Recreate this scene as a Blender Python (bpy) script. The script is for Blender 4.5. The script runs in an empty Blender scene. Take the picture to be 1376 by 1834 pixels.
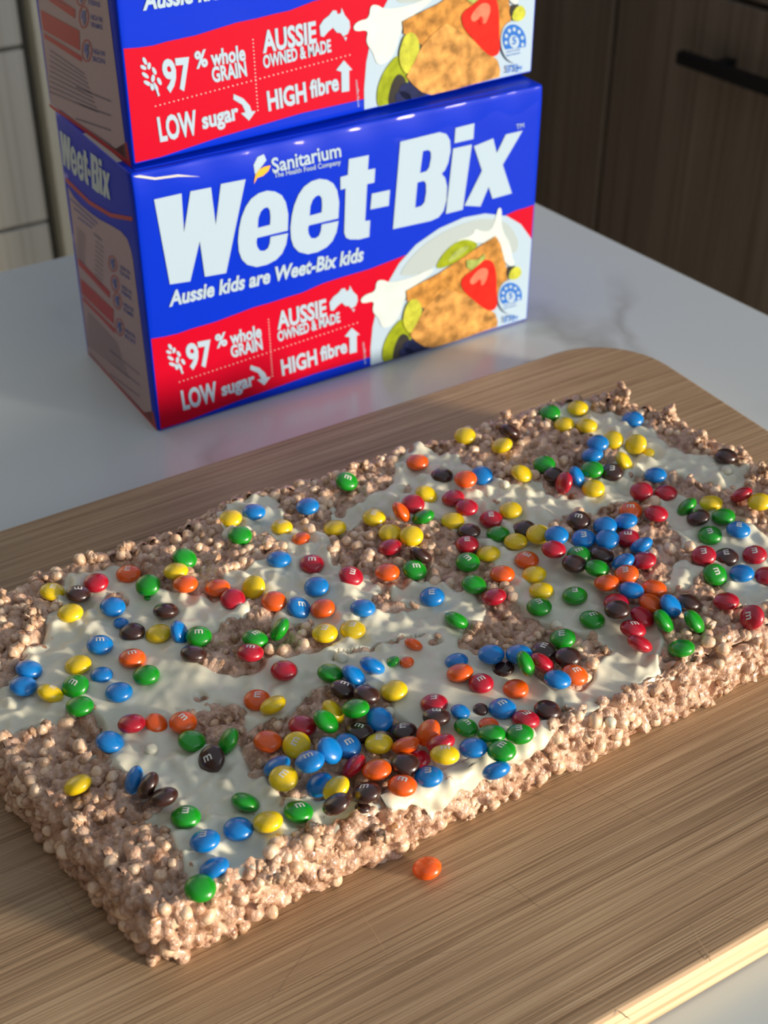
import bpy, bmesh, math, random
import numpy as np
from mathutils import Matrix, Vector

random.seed(7)
rng = np.random.default_rng(7)
scene = bpy.context.scene
COL = scene.collection

# ------------------------------------------------------------------ camera
F_PX = 2560.4
CAM = np.array([-0.22688, -0.59138, 0.39896])
ROT = np.array([[0.85286857, -0.52211884, 0.00267034],
                [0.30361114, 0.50008933, 0.81100613],
                [0.42477698, 0.69087089, -0.58503157]])
cd = bpy.data.cameras.new('camera')
cam = bpy.data.objects.new('camera', cd)
COL.objects.link(cam)
M = Matrix.Identity(4)
for i in range(3):
    M[i][0] = ROT[0][i]; M[i][1] = ROT[1][i]; M[i][2] = -ROT[2][i]; M[i][3] = CAM[i]
cam.matrix_world = M
cd.sensor_fit = 'VERTICAL'; cd.sensor_height = 36.0
cd.lens = F_PX / 1834 * 36.0
cd.clip_start = 0.02; cd.clip_end = 50
cd.dof.use_dof = True
cd.dof.focus_distance = 0.52
cd.dof.aperture_fstop = 16.0
scene.camera = cam

# ------------------------------------------------------------------ light
scene.view_settings.view_transform = 'Standard'
scene.view_settings.look = 'None'
scene.view_settings.gamma = 1.0
scene.view_settings.exposure = 0.0
scene.view_settings.use_curve_mapping = False
world = bpy.data.worlds.new('room_light'); scene.world = world
world.use_nodes = True
wbg = world.node_tree.nodes['Background']
wbg.inputs['Color'].default_value = (0.80, 0.90, 1.0, 1)
wbg.inputs['Strength'].default_value = 0.41

def aim(o, target):
    d = Vector(target) - o.location
    o.rotation_euler = d.to_track_quat('-Z', 'Y').to_euler()

sl = bpy.data.lights.new('low_sun', 'SUN')
sl.energy = 6.2; sl.angle = math.radians(9); sl.color = (1.0, 0.83, 0.62)
so = bpy.data.objects.new('low_sun', sl); COL.objects.link(so)
so.location = (1.45, -1.95, 0.36); aim(so, (0, 0, 0))
wl = bpy.data.lights.new('window_light', 'AREA')
wl.shape = 'RECTANGLE'; wl.size = 1.6; wl.size_y = 1.3; wl.energy = 9; wl.color = (0.90, 0.96, 1.0)
wo = bpy.data.objects.new('window_light', wl); COL.objects.link(wo)
wo.location = (0.9, -2.3, 1.0); aim(wo, (0.0, -0.1, 0.05))

# ------------------------------------------------------------------ helpers
def project(P):
    q = (np.asarray(P, float) - CAM) @ ROT.T
    return np.stack([688 + F_PX * q[..., 0] / q[..., 2], 917 - F_PX * q[..., 1] / q[..., 2]], -1)

def ray(x, y):
    d = ROT.T @ np.array([(x - 688) / F_PX, (917 - y) / F_PX, 1.0])
    return d / np.linalg.norm(d)

def unproj(x, y, z):
    d = ray(x, y)
    return CAM + d * ((z - CAM[2]) / d[2])

def tag(o, label=None, cat=None, group=None, kind=None):
    if label: o['label'] = label
    if cat: o['category'] = cat
    if group: o['group'] = group
    if kind: o['kind'] = kind
    return o

def link(name, me, mat=None, parent=None, smooth=False):
    o = bpy.data.objects.new(name, me); COL.objects.link(o)
    if mat is not None and len(me.materials) == 0: me.materials.append(mat)
    if parent: o.parent = parent
    if smooth and me is not None:
        me.polygons.foreach_set('use_smooth', np.ones(len(me.polygons), bool))
    return o

def empty(name, loc=(0, 0, 0), rz=0.0):
    o = bpy.data.objects.new(name, None); COL.objects.link(o)
    o.location = loc; o.rotation_euler = (0, 0, rz); o.empty_display_size = 0.02
    return o

def mesh_from(name, V, F):
    me = bpy.data.meshes.new(name)
    me.from_pydata([tuple(v) for v in V], [], [tuple(f) for f in F]); me.update()
    return me

def mesh_np(name, V, F, smooth=True):
    """fast build; F is an (n,k) int array"""
    me = bpy.data.meshes.new(name)
    V = np.ascontiguousarray(V, np.float32); F = np.ascontiguousarray(F, np.int32)
    n, k = F.shape
    me.vertices.add(len(V)); me.vertices.foreach_set('co', V.ravel())
    me.loops.add(n * k); me.loops.foreach_set('vertex_index', F.ravel())
    me.polygons.add(n); me.polygons.foreach_set('loop_start', np.arange(0, n * k, k, dtype=np.int32))
    me.polygons.foreach_set('loop_total', np.full(n, k, np.int32))
    me.update(calc_edges=True); me.validate()
    if smooth: me.polygons.foreach_set('use_smooth', np.ones(len(me.polygons), bool))
    return me

def box_mesh(name, x0, x1, y0, y1, z0, z1, bevel=0.0, seg=2):
    bm = bmesh.new()
    bmesh.ops.create_cube(bm, size=1)
    for v in bm.verts:
        v.co = Vector(((x0 + x1) / 2 + v.co.x * (x1 - x0), (y0 + y1) / 2 + v.co.y * (y1 - y0), (z0 + z1) / 2 + v.co.z * (z1 - z0)))
    if bevel > 0:
        bmesh.ops.bevel(bm, geom=list(bm.edges), offset=bevel, segments=seg, affect='EDGES', profile=0.5)
    me = bpy.data.meshes.new(name); bm.to_mesh(me); bm.free()
    return me

# ------------------------------------------------------------------ materials
MATS = {}
def new_mat(name):
    m = bpy.data.materials.new(name); m.use_nodes = True
    nt = m.node_tree
    return m, nt, nt.nodes['Principled BSDF']

def plain(name, col, rough=0.4, spec=0.5, coat=0.0, sss=0.0, noise=0.0, nscale=60.0, bump=0.0, bscale=200.0, coat_rough=0.1):
    m, nt, b = new_mat(name)
    N, L = nt.nodes, nt.links
    b.inputs['Base Color'].default_value = (*col, 1)
    b.inputs['Roughness'].default_value = rough
    b.inputs['Specular IOR Level'].default_value = spec
    b.inputs['Coat Weight'].default_value = coat
    b.inputs['Coat Roughness'].default_value = coat_rough
    if sss > 0:
        b.inputs['Subsurface Weight'].default_value = sss
        b.inputs['Subsurface Radius'].default_value = (0.004, 0.0025, 0.0015)
        b.inputs['Subsurface Scale'].default_value = 1.0
    geo = N.new('ShaderNodeNewGeometry')
    if noise > 0:
        n = N.new('ShaderNodeTexNoise'); n.inputs['Scale'].default_value = nscale; n.inputs['Detail'].default_value = 4
        L.new(geo.outputs['Position'], n.inputs['Vector'])
        r = N.new('ShaderNodeValToRGB')
        r.color_ramp.elements[0].position = 0.3; r.color_ramp.elements[1].position = 0.7
        r.color_ramp.elements[0].color = (*[c * (1 - noise) for c in col], 1)
        r.color_ramp.elements[1].color = (*[min(1, c * (1 + noise)) for c in col], 1)
        L.new(n.outputs['Fac'], r.inputs['Fac']); L.new(r.outputs['Color'], b.inputs['Base Color'])
    if bump > 0:
        n2 = N.new('ShaderNodeTexNoise'); n2.inputs['Scale'].default_value = bscale; n2.inputs['Detail'].default_value = 5
        L.new(geo.outputs['Position'], n2.inputs['Vector'])
        bp = N.new('ShaderNodeBump'); bp.inputs['Strength'].default_value = bump; bp.inputs['Distance'].default_value = 0.001
        L.new(n2.outputs['Fac'], bp.inputs['Height']); L.new(bp.outputs['Normal'], b.inputs['Normal'])
    MATS[name] = m
    return m

def wood(name, c0, c1, c2, stretch, scale, rough=0.5, bump=0.15, blotch=None, dist=0.0006, pores=0.8):
    """streaky grain; stretch is the vector scale (small along the grain)"""
    m, nt, b = new_mat(name)
    N, L = nt.nodes, nt.links
    geo = N.new('ShaderNodeNewGeometry')
    mp = N.new('ShaderNodeMapping'); mp.inputs['Scale'].default_value = stretch
    L.new(geo.outputs['Position'], mp.inputs['Vector'])
    n1 = N.new('ShaderNodeTexNoise'); n1.inputs['Scale'].default_value = scale; n1.inputs['Detail'].default_value = 6; n1.inputs['Roughness'].default_value = 0.65
    L.new(mp.outputs['Vector'], n1.inputs['Vector'])
    r = N.new('ShaderNodeValToRGB'); e = r.color_ramp.elements
    e[0].position = 0.33; e[0].color = (*c0, 1); e[1].position = 0.68; e[1].color = (*c2, 1)
    k = e.new(0.5); k.color = (*c1, 1)
    L.new(n1.outputs['Fac'], r.inputs['Fac'])
    out = r.outputs['Color']
    # fine pore streaks
    mp2 = N.new('ShaderNodeMapping'); mp2.inputs['Scale'].default_value = [s * (1.0 if s < 0.2 else 4.0) for s in stretch]
    L.new(geo.outputs['Position'], mp2.inputs['Vector'])
    n2 = N.new('ShaderNodeTexNoise'); n2.inputs['Scale'].default_value = scale; n2.inputs['Detail'].default_value = 3
    L.new(mp2.outputs['Vector'], n2.inputs['Vector'])
    r2 = N.new('ShaderNodeValToRGB'); r2.color_ramp.elements[0].position = 0.36; r2.color_ramp.elements[1].position = 0.5
    r2.color_ramp.elements[0].color = (0.62, 0.56, 0.5, 1); r2.color_ramp.elements[1].color = (1, 1, 1, 1)
    L.new(n2.outputs['Fac'], r2.inputs['Fac'])
    mx = N.new('ShaderNodeMix'); mx.data_type = 'RGBA'; mx.blend_type = 'MULTIPLY'; mx.inputs['Factor'].default_value = pores
    L.new(out, mx.inputs['A']); L.new(r2.outputs['Color'], mx.inputs['B']); out = mx.outputs['Result']
    if blotch:
        n3 = N.new('ShaderNodeTexNoise'); n3.inputs['Scale'].default_value = blotch; n3.inputs['Detail'].default_value = 2
        L.new(geo.outputs['Position'], n3.inputs['Vector'])
        r3 = N.new('ShaderNodeValToRGB'); r3.color_ramp.elements[0].color = (0.78, 0.76, 0.74, 1); r3.color_ramp.elements[1].color = (1.1, 1.08, 1.04, 1)
        r3.color_ramp.elements[0].position = 0.3; r3.color_ramp.elements[1].position = 0.7
        L.new(n3.outputs['Fac'], r3.inputs['Fac'])
        mx2 = N.new('ShaderNodeMix'); mx2.data_type = 'RGBA'; mx2.blend_type = 'MULTIPLY'; mx2.inputs['Factor'].default_value = 1.0
        L.new(out, mx2.inputs['A']); L.new(r3.outputs['Color'], mx2.inputs['B']); out = mx2.outputs['Result']
    L.new(out, b.inputs['Base Color'])
    b.inputs['Roughness'].default_value = rough
    bp = N.new('ShaderNodeBump'); bp.inputs['Strength'].default_value = bump; bp.inputs['Distance'].default_value = dist
    L.new(n2.outputs['Fac'], bp.inputs['Height']); L.new(bp.outputs['Normal'], b.inputs['Normal'])
    MATS[name] = m
    return m

def marble(name):
    m, nt, b = new_mat(name)
    N, L = nt.nodes, nt.links
    geo = N.new('ShaderNodeNewGeometry')
    n1 = N.new('ShaderNodeTexNoise'); n1.inputs['Scale'].default_value = 5; n1.inputs['Detail'].default_value = 5
    L.new(geo.outputs['Position'], n1.inputs['Vector'])
    mx = N.new('ShaderNodeMix'); mx.data_type = 'RGBA'; mx.blend_type = 'LINEAR_LIGHT'; mx.inputs['Factor'].default_value = 0.10
    L.new(geo.outputs['Position'], mx.inputs['A']); L.new(n1.outputs['Color'], mx.inputs['B'])
    v = N.new('ShaderNodeTexVoronoi'); v.feature = 'DISTANCE_TO_EDGE'; v.inputs['Scale'].default_value = 5.2
    L.new(mx.outputs['Result'], v.inputs['Vector'])
    r = N.new('ShaderNodeValToRGB'); r.color_ramp.elements[0].position = 0.0; r.color_ramp.elements[1].position = 0.055
    r.color_ramp.elements[0].color = (1, 1, 1, 1); r.color_ramp.elements[1].color = (0, 0, 0, 1)
    L.new(v.outputs['Distance'], r.inputs['Fac'])
    n2 = N.new('ShaderNodeTexNoise'); n2.inputs['Scale'].default_value = 6.0; n2.inputs['Detail'].default_value = 2
    L.new(geo.outputs['Position'], n2.inputs['Vector'])
    r2 = N.new('ShaderNodeValToRGB'); r2.color_ramp.elements[0].position = 0.5; r2.color_ramp.elements[1].position = 0.7
    L.new(n2.outputs['Fac'], r2.inputs['Fac'])
    mu = N.new('ShaderNodeMath'); mu.operation = 'MULTIPLY'; L.new(r.outputs['Color'], mu.inputs[0]); L.new(r2.outputs['Color'], mu.inputs[1])
    mu2 = N.new('ShaderNodeMath'); mu2.operation = 'MULTIPLY'; mu2.inputs[1].default_value = 0.55; L.new(mu.outputs[0], mu2.inputs[0])
    c = N.new('ShaderNodeMix'); c.data_type = 'RGBA'
    c.inputs['A'].default_value = (0.55, 0.61, 0.645, 1); c.inputs['B'].default_value = (0.27, 0.27, 0.26, 1)
    L.new(mu2.outputs[0], c.inputs['Factor']); L.new(c.outputs['Result'], b.inputs['Base Color'])
    b.inputs['Roughness'].default_value = 0.22
    MATS[name] = m
    return m

mat_counter = marble('stone_counter')
mat_board = wood('bamboo', (0.28, 0.18, 0.102), (0.42, 0.288, 0.172), (0.52, 0.38, 0.242), (0.022, 1.0, 0.3), 380, rough=0.55, bump=0.35, blotch=9)
mat_board_side = wood('bamboo_edge', (0.62, 0.48, 0.28), (0.70, 0.56, 0.35), (0.76, 0.63, 0.42), (0.05, 1.0, 1.0), 160, rough=0.6, bump=0.1)
mat_brown = wood('brown_laminate', (0.095, 0.075, 0.059), (0.122, 0.097, 0.077), (0.155, 0.124, 0.10), (1.0, 1.0, 0.03), 45, rough=0.45, bump=0.05)
mat_pale = wood('pale_laminate', (0.66, 0.65, 0.59), (0.70, 0.69, 0.63), (0.74, 0.73, 0.67), (1.0, 1.0, 0.03), 45, rough=0.5, bump=0.05, pores=0.3)
mat_dark = plain('dark_gap', (0.15, 0.14, 0.12), 0.7)
mat_cream = plain('cream_panel', (0.80, 0.77, 0.64), 0.5, noise=0.04, nscale=8)
mat_black = plain('black_metal', (0.006, 0.006, 0.008), 0.5, spec=0.2)
mat_wall = plain('wall_paint', (0.50, 0.49, 0.46), 0.8, noise=0.03, nscale=3)
mat_floor = wood('floor_boards', (0.14, 0.10, 0.07), (0.20, 0.15, 0.10), (0.26, 0.20, 0.14), (1.0, 0.05, 1.0), 30)

# print colours of the carton
PB = dict(rough=0.45, spec=0.10, coat=0.04, coat_rough=0.15)
mat_blue = plain('print_blue', (0.0, 0.026, 0.56), rough=0.45, spec=0.08, coat=0.10, coat_rough=0.06, bump=0.12, bscale=45)
mat_red = plain('print_red', (0.48, 0.0, 0.018), **PB)
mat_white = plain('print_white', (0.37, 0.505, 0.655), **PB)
mat_white_shaded = plain('print_white_shaded', (0.44, 0.33, 0.35), rough=0.5, spec=0.2)  # white side panel, its shade put into the colour
mat_navy = plain('print_navy', (0.02, 0.04, 0.30), rough=0.4)
mat_greyprint = plain('print_bowl_grey', (0.36, 0.45, 0.49), **PB)
mat_milk = plain('print_milk', (0.52, 0.62, 0.66), noise=0.06, nscale=90, **PB)
mat_gold = plain('print_gold', (0.85, 0.42, 0.04), **PB)
mat_bisc = plain('print_biscuit', (0.44, 0.215, 0.05), noise=0.5, nscale=170, **PB)
mat_bisc2 = plain('print_biscuit_front', (0.47, 0.245, 0.07), noise=0.55, nscale=150, **PB)
mat_kiwi = plain('print_kiwi', (0.25, 0.32, 0.012), noise=0.25, nscale=200, **PB)
mat_kiwi_l = plain('print_kiwi_light', (0.42, 0.46, 0.05), noise=0.2, nscale=300, **PB)
mat_seed = plain('print_dark', (0.03, 0.03, 0.03), noise=0.3, **PB)
mat_berry = plain('print_blueberry', (0.012, 0.018, 0.07), noise=0.3, nscale=200, **PB)
mat_straw = plain('print_strawberry', (0.58, 0.016, 0.010), noise=0.2, nscale=250, **PB)
mat_straw_l = plain('print_strawberry_pale', (0.60, 0.17, 0.11), noise=0.2, nscale=250, **PB)
mat_leaf = plain('print_leaf', (0.30, 0.38, 0.10), noise=0.3, nscale=200, **PB)
mat_badge = plain('print_badge_blue', (0.02, 0.14, 0.55), **PB)
mat_greyink = plain('print_grey_ink', (0.14, 0.12, 0.18), rough=0.5)
mat_redfade = plain('print_table_red', (0.42, 0.025, 0.035), rough=0.4, spec=0.2)
mat_card_highlight = plain('raw_cardboard_and_highlight', (0.55, 0.55, 0.55), rough=0.7)

# ------------------------------------------------------------------ setting
def structure(name, me, mat):
    return tag(link(name, me, mat), kind='structure')
structure('floor', box_mesh('floor', -2.2, 2.6, -2.9, 2.6, -0.95, -0.92), mat_floor)
structure('wall_back', box_mesh('wall_back', -2.2, 2.6, 2.5, 2.6, -0.92, 1.6), mat_wall)

structure('light_block_wall', box_mesh('light_block_wall', -1.35, -1.25, -2.9, 2.5, -0.92, 1.6), plain('light_block_dark', (0.09, 0.075, 0.06), 0.8, noise=0.03, nscale=3))  # unseen dark wall, added to block ambient light from the left

# counter: right edge runs a touch off square
cv = [(-0.75, -0.62), (0.4185, -0.62), (0.3310, 0.222), (-0.75, 0.222)]
bm = bmesh.new()
top = [bm.verts.new((x, y, 0)) for x, y in cv]; bot = [bm.verts.new((x, y, -0.035)) for x, y in cv]
bm.faces.new(top); bm.faces.new(bot[::-1])
for i in range(4):
    bm.faces.new((top[i], bot[i], bot[(i + 1) % 4], top[(i + 1) % 4]))
bmesh.ops.recalc_face_normals(bm, faces=bm.faces)
bmesh.ops.bevel(bm, geom=list(bm.edges), offset=0.0018, segments=2, affect='EDGES', profile=0.5)
me = bpy.data.meshes.new('worktop'); bm.to_mesh(me); bm.free()
counter = empty('kitchen_counter', (0, 0, -0.92))
tag(counter, 'pale grey veined stone counter under the wooden board and cereal boxes', 'counter')
o = link('worktop', me, mat_counter, counter); o.location.z = 0.92
o = link('counter_base', box_mesh('counter_base', -0.73, 0.30, -0.58, 0.20, 0, 0.884), mat_pale, counter)

# brown cabinet run to the right of the counter
OFF = 0.65
a2 = np.array([0.340, 0.134]); d2 = np.array([0.021, -0.202]); d2 /= np.linalg.norm(d2)
n2 = np.array([-d2[1], d2[0]])
cab = empty('brown_cabinet', (*(a2 + n2 * OFF), -0.92), math.atan2(d2[1], d2[0]))
tag(cab, 'dark brown wood-grain kitchen cabinet with black bar handle beyond the counter', 'cabinet')
# local x = along the run (towards the camera side), local y = into the cabinet
p0 = a2 + n2 * OFF
def cab_at(x, y):
    d = ray(x, y); t = (n2 @ p0 - n2 @ CAM[:2]) / (n2 @ d[:2]); P = CAM + t * d
    return float(d2 @ (P[:2] - p0)), float(P[2] + 0.92)
gx = cab_at(1087, 200)[0]
hx0, hz = cab_at(1250, 92); hx1 = hx0 + 0.26
dz = cab_at(1350, 8)[1]
link('carcass', box_mesh('carcass', gx - 0.9, gx + 1.3, 0.021, 0.6, 0.10, 1.75), mat_dark, cab)
link('plinth', box_mesh('plinth', gx - 0.9, gx + 1.3, 0.06, 0.5, 0.0, 0.10), mat_black, cab)
g = 0.004
link('tall_door', box_mesh('tall_door', gx - 0.6, gx - g, 0, 0.02, 0.11, 1.74, 0.0008, 1), mat_brown, cab)
link('tall_door', box_mesh('tall_door', gx - 0.898, gx - 0.604, 0, 0.02, 0.11, 1.74, 0.0008, 1), mat_brown, cab)
dr = link('drawer_front', box_mesh('drawer_front', gx + g, gx + 0.598, 0, 0.02, 0.11, dz - g, 0.0008, 1), mat_brown, cab)
link('drawer_front', box_mesh('drawer_front', gx + g, gx + 0.598, 0, 0.02, dz + g, 1.74, 0.0008, 1), mat_brown, cab)
link('tall_door', box_mesh('tall_door', gx + 0.602, gx + 1.298, 0, 0.02, 0.11, 1.74, 0.0008, 1), mat_brown, cab)
bm = bmesh.new()
def bm_box(bm, x0, x1, y0, y1, z0, z1):
    r = bmesh.ops.create_cube(bm, size=1)
    for v in r['verts']:
        v.co = Vector(((x0 + x1) / 2 + v.co.x * (x1 - x0), (y0 + y1) / 2 + v.co.y * (y1 - y0), (z0 + z1) / 2 + v.co.z * (z1 - z0)))
bm_box(bm, hx0, hx1, -0.036, -0.024, hz - 0.007, hz + 0.007)
bm_box(bm, hx0 + 0.045, hx0 + 0.057, -0.024, 0.0, hz - 0.006, hz + 0.006)
bm_box(bm, hx1 - 0.057, hx1 - 0.045, -0.024, 0.0, hz - 0.006, hz + 0.006)
me = bpy.data.meshes.new('handle'); bm.to_mesh(me); bm.free()
h = link('handle', me, mat_black, dr); tag(h, 'black metal bar handle')

# pale cabinet behind on the left
YB = 0.85
def back_at(x, y):
    d = ray(x, y); t = (YB - CAM[1]) / d[1]; P = CAM + t * d
    return float(P[0]), float(P[2])
xg = back_at(73, 228)[0]
z1 = back_at(20, 88)[1]; z2 = back_at(50, 405)[1]
pc = empty('pale_cabinet', (0, YB, -0.92))
tag(pc, 'pale grey wood-grain drawer cabinet with cream end strip behind the boxes', 'cabinet')
def pcbox(name, x0, x1, y0, y1, za, zb, mat):
    return link(name, box_mesh(name, x0, x1, y0, y1, za + 0.92, zb + 0.92, 0.001, 1), mat, pc)
pcbox('carcass', -0.6, xg + 0.09, 0.022, 0.5, -0.92, 0.60, mat_dark)
gg = 0.0025
pcbox('drawer_front', -0.59, xg - 0.007, 0, 0.02, z1 + gg, z1 + 0.30, mat_pale)
pcbox('drawer_front', -0.59, xg - 0.007, 0, 0.02, z1 + 0.308, 0.595, mat_pale)
pcbox('drawer_front', -0.59, xg - 0.007, 0, 0.02, z2 + gg, z1 - gg, mat_pale)
pcbox('drawer_front', -0.59, xg - 0.007, 0, 0.02, -0.80, z2 - gg, mat_pale)
pcbox('end_strip', xg + 0.006, xg + 0.10, -0.006, 0.03, -0.92, 0.61, mat_cream)
pcbox('plinth', -0.6, xg + 0.0, 0.03, 0.4, -0.92, -0.83, mat_dark)

# ------------------------------------------------------------------ cutting board
BT = 0.018
bx0, bx1, by0, by1 = -0.232, 0.249, -0.4025, -0.064
cr = 0.042
pts = []
for cx, cy, a0 in ((bx1 - cr, by1 - cr, 0), (bx0 + cr, by1 - cr, 90), (bx0 + cr, by0 + cr, 180), (bx1 - cr, by0 + cr, 270)):
    for k in range(13):
        a = math.radians(a0 + 90 * k / 12); pts.append((cx + cr * math.cos(a), cy + cr * math.sin(a)))
bm = bmesh.new()
tp = [bm.verts.new((x, y, BT)) for x, y in pts]; bt = [bm.verts.new((x, y, 0.0)) for x, y in pts]
ft = bm.faces.new(tp); fb = bm.faces.new(bt[::-1]); n = len(pts)
for i in range(n): bm.faces.new((tp[i], bt[i], bt[(i + 1) % n], tp[(i + 1) % n])).material_index = 1
bmesh.ops.recalc_face_normals(bm, faces=bm.faces)
bmesh.ops.bevel(bm, geom=[e for e in bm.edges if abs(e.verts[0].co.z - e.verts[1].co.z) < 1e-6], offset=0.0016, segments=3, affect='EDGES', profile=0.5)
me = bpy.data.meshes.new('board_body'); bm.to_mesh(me); bm.free()
me.materials.append(mat_board); me.materials.append(mat_board_side)
board = empty('cutting_board', (0, 0, 0))
tag(board, 'rounded bamboo cutting board with knife scratches under the cereal slab', 'cutting board')
link('board_body', me, None, board)
mat_scr_l = plain('scratch_light', (0.62, 0.44, 0.26), 0.6)
mat_scr_d = plain('scratch_dark', (0.14, 0.075, 0.035), 0.7)
SCR = [((990, 1335), (815, 1462), 1.0, 'l'), ((820, 1462), (670, 1530), .8, 'l'), ((905, 1410), (1030, 1440), .5, 'd'), ((1075, 1255), (1140, 1310), .5, 'd'),
       ((770, 1590), (965, 1620), .6, 'd'), ((900, 1575), (975, 1630), .7, 'd'), ((690, 1690), (840, 1800), .5, 'l'), ((1030, 1400), (1190, 1480), .5, 'd'),
       ((1235, 1655), (1275, 1722), .9, 'l'), ((1250, 1700), (1262, 1716), 1.2, 'd'), ((1262, 1697), (1272, 1714), 1.2, 'l'), ((640, 1620), (700, 1720), .6, 'l'),
       ((995, 1770), (1110, 1800), .5, 'l'), ((850, 1415), (1000, 1425), .4, 'd'), ((1180, 1545), (1330, 1580), .4, 'l'),
       ((0, 1545), (150, 1580), .5, 'l'), ((80, 1560), (180, 1700), .5, 'd'), ((140, 975), (190, 990), .6, 'l'), ((90, 950), (150, 1000), .5, 'l'), ((1105, 1810), (1130, 1825), .6, 'd'),
       ((1290, 1640), (1350, 1655), .7, 'd'), ((560, 1750), (900, 1690), .4, 'd'), ((480, 1800), (560, 1690), .5, 'd')]
for (pa, pb, wd, c) in SCR:
    A = unproj(*pa, BT); B = unproj(*pb, BT); d = (B - A)[:2]; Ln = np.linalg.norm(d); d /= Ln; nn = np.array([-d[1], d[0]])
    V = []; Fc = []
    K = 9
    for k in range(K):
        t = k / (K - 1); c0 = A[:2] + d * Ln * t + nn * (random.random() - .5) * 0.0006
        w = 0.00034 * wd * (math.sin(math.pi * (0.08 + 0.84 * t)))
        V += [(*(c0 + nn * w), BT - 0.0001), (*c0, BT + 0.00004), (*(c0 - nn * w), BT - 0.0001)]
        if k: i = 3 * k; Fc += [(i - 3, i, i + 1, i - 2), (i - 2, i + 1, i + 2, i - 1)]
    link('scratch', mesh_from('scratch', V, Fc), mat_scr_l if c == 'l' else mat_scr_d, board)

# ------------------------------------------------------------------ cereal cartons
W, D, H = 0.235, 0.0967, 0.1395
def homography(src, dst):
    A = []; bb = []
    for (x, y), (u, v) in zip(src, dst):
        A.append([x, y, 1, 0, 0, 0, -u * x, -u * y]); bb.append(u)
        A.append([0, 0, 0, x, y, 1, -v * x, -v * y]); bb.append(v)
    h = np.linalg.solve(np.array(A, float), np.array(bb, float))
    return np.append(h, 1).reshape(3, 3)
def mapper(Hm):
    def f(x, y):
        q = Hm @ np.array([x, y, 1.0]); return q[0] / q[2], q[1] / q[2]
    return f
front = mapper(homography([(285, 769), (942, 573), (237, 318), (977, 157)], [(0, 0), (W, 0), (0, H), (W, H)]))
side = mapper(homography([(285, 769), (164, 638), (237, 318), (91, 196)], [(0, 0), (D, 0), (0, H), (D, H)]))

def dent(u, w):
    """how far the front panel curls back near its top edge"""
    t = max(0.0, (w - (H - 0.016)) / 0.016)
    k = 0.0030 * (0.35 + 0.65 * max(0, 1 - abs(u - 0.09) / 0.11))
    return k * t * t + 0.0004 * t * math.sin(u * 210)

def curve_mesh(splines):
    cu = bpy.data.curves.new('tmp', 'CURVE'); cu.dimensions = '2D'; cu.fill_mode = 'BOTH'
    for s in splines:
        sp = cu.splines.new('POLY'); sp.points.add(len(s) - 1)
        for p, q in zip(sp.points, s): p.co = (q[0] * 10, q[1] * 10, 0, 1)
        sp.use_cyclic_u = True
    o = bpy.data.objects.new('tmp', cu); COL.objects.link(o)
    dg = bpy.context.evaluated_depsgraph_get()
    me = bpy.data.meshes.new_from_object(o.evaluated_get(dg))
    bpy.data.objects.remove(o); bpy.data.curves.remove(cu)
    V = np.empty(len(me.vertices) * 3, np.float32); me.vertices.foreach_get('co', V)
    return me, V.reshape(-1, 3) / 10

def text_mesh(s, offset=0.0, shear=0.0, size=1.0):
    cu = bpy.data.curves.new('tmp', 'FONT'); cu.body = s; cu.offset = offset; cu.shear = shear; cu.resolution_u = 3
    o = bpy.data.objects.new('tmp', cu); COL.objects.link(o)
    dg = bpy.context.evaluated_depsgraph_get()
    me = bpy.data.meshes.new_from_object(o.evaluated_get(dg))
    bpy.data.objects.remove(o); bpy.data.curves.remove(cu)
    V = np.empty(len(me.vertices) * 3, np.float32); me.vertices.foreach_get('co', V)
    return me, V.reshape(-1, 3)

def smooth_poly(p, it=2):
    p = np.array(p, float)
    for _ in range(it):
        q = np.roll(p, -1, 0); p = np.stack([0.75 * p + 0.25 * q, 0.25 * p + 0.75 * q], 1).reshape(-1, 2)
    return p

LIFT = 0.00014
def put(me, uv, name, mat, parent, layer, face='front'):
    """uv in panel metres -> mesh lying on the panel"""
    V = np.zeros((len(uv), 3), np.float32)
    off = LIFT * layer
    if face == 'front':
        V[:, 0] = uv[:, 0]; V[:, 2] = uv[:, 1]
        V[:, 1] = [dent(u, w) - off for u, w in uv[:, :2]]
    else:
        V[:, 0] = -off; V[:, 1] = uv[:, 0]; V[:, 2] = uv[:, 1]
    me.vertices.foreach_set('co', V.ravel()); me.update()
    me.materials.clear(); me.name = name
    return link(name, me, mat, parent)

def poly(name, pxs, mat, parent, layer=1, face='front', holes=(), it=0, clamp=True):
    f = front if face == 'front' else side
    sp = []
    for s in (pxs, *holes):
        if it: s = smooth_poly(s, it)
        q = np.array([f(*p) for p in s])
        if clamp:
            q[:, 0] = np.clip(q[:, 0], 0.0012, (W if face == 'front' else D) - 0.0012); q[:, 1] = np.clip(q[:, 1], 0.0012, H - 0.0012)
        sp.append(q)
    me, V = curve_mesh(sp)
    return put(me, V[:, :2], name, mat, parent, layer, face)

def text(name, s, p0, p1, pt, mat, parent, layer=3, face='front', offset=0.03, shear=0.0, cap=0.70):
    """p0,p1 = baseline ends, pt = point straight above p0 at cap height (pixels of the photograph)"""
    f = front if face == 'front' else side
    me, V = text_mesh(s, offset, shear)
    a, b, c = (np.array(f(*p)) for p in (p0, p1, pt))
    x0, x1 = V[:, 0].min(), V[:, 0].max()
    uv = a + np.outer((V[:, 0] - x0) / (x1 - x0), b - a) + np.outer(V[:, 1] / cap, c - a)
    return put(me, uv, name, mat, parent, layer, face)

def Z(ox, oy, s):
    return lambda L: [(ox + x / s, oy + y / s) for x, y in L]
z1_ = Z(80, 170, 2.991); z2_ = Z(520, 170, 2.867); z3_ = Z(240, 460, 3.276); z4_ = Z(620, 370, 3.621); z7_ = Z(80, 190, 3.109)

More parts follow.
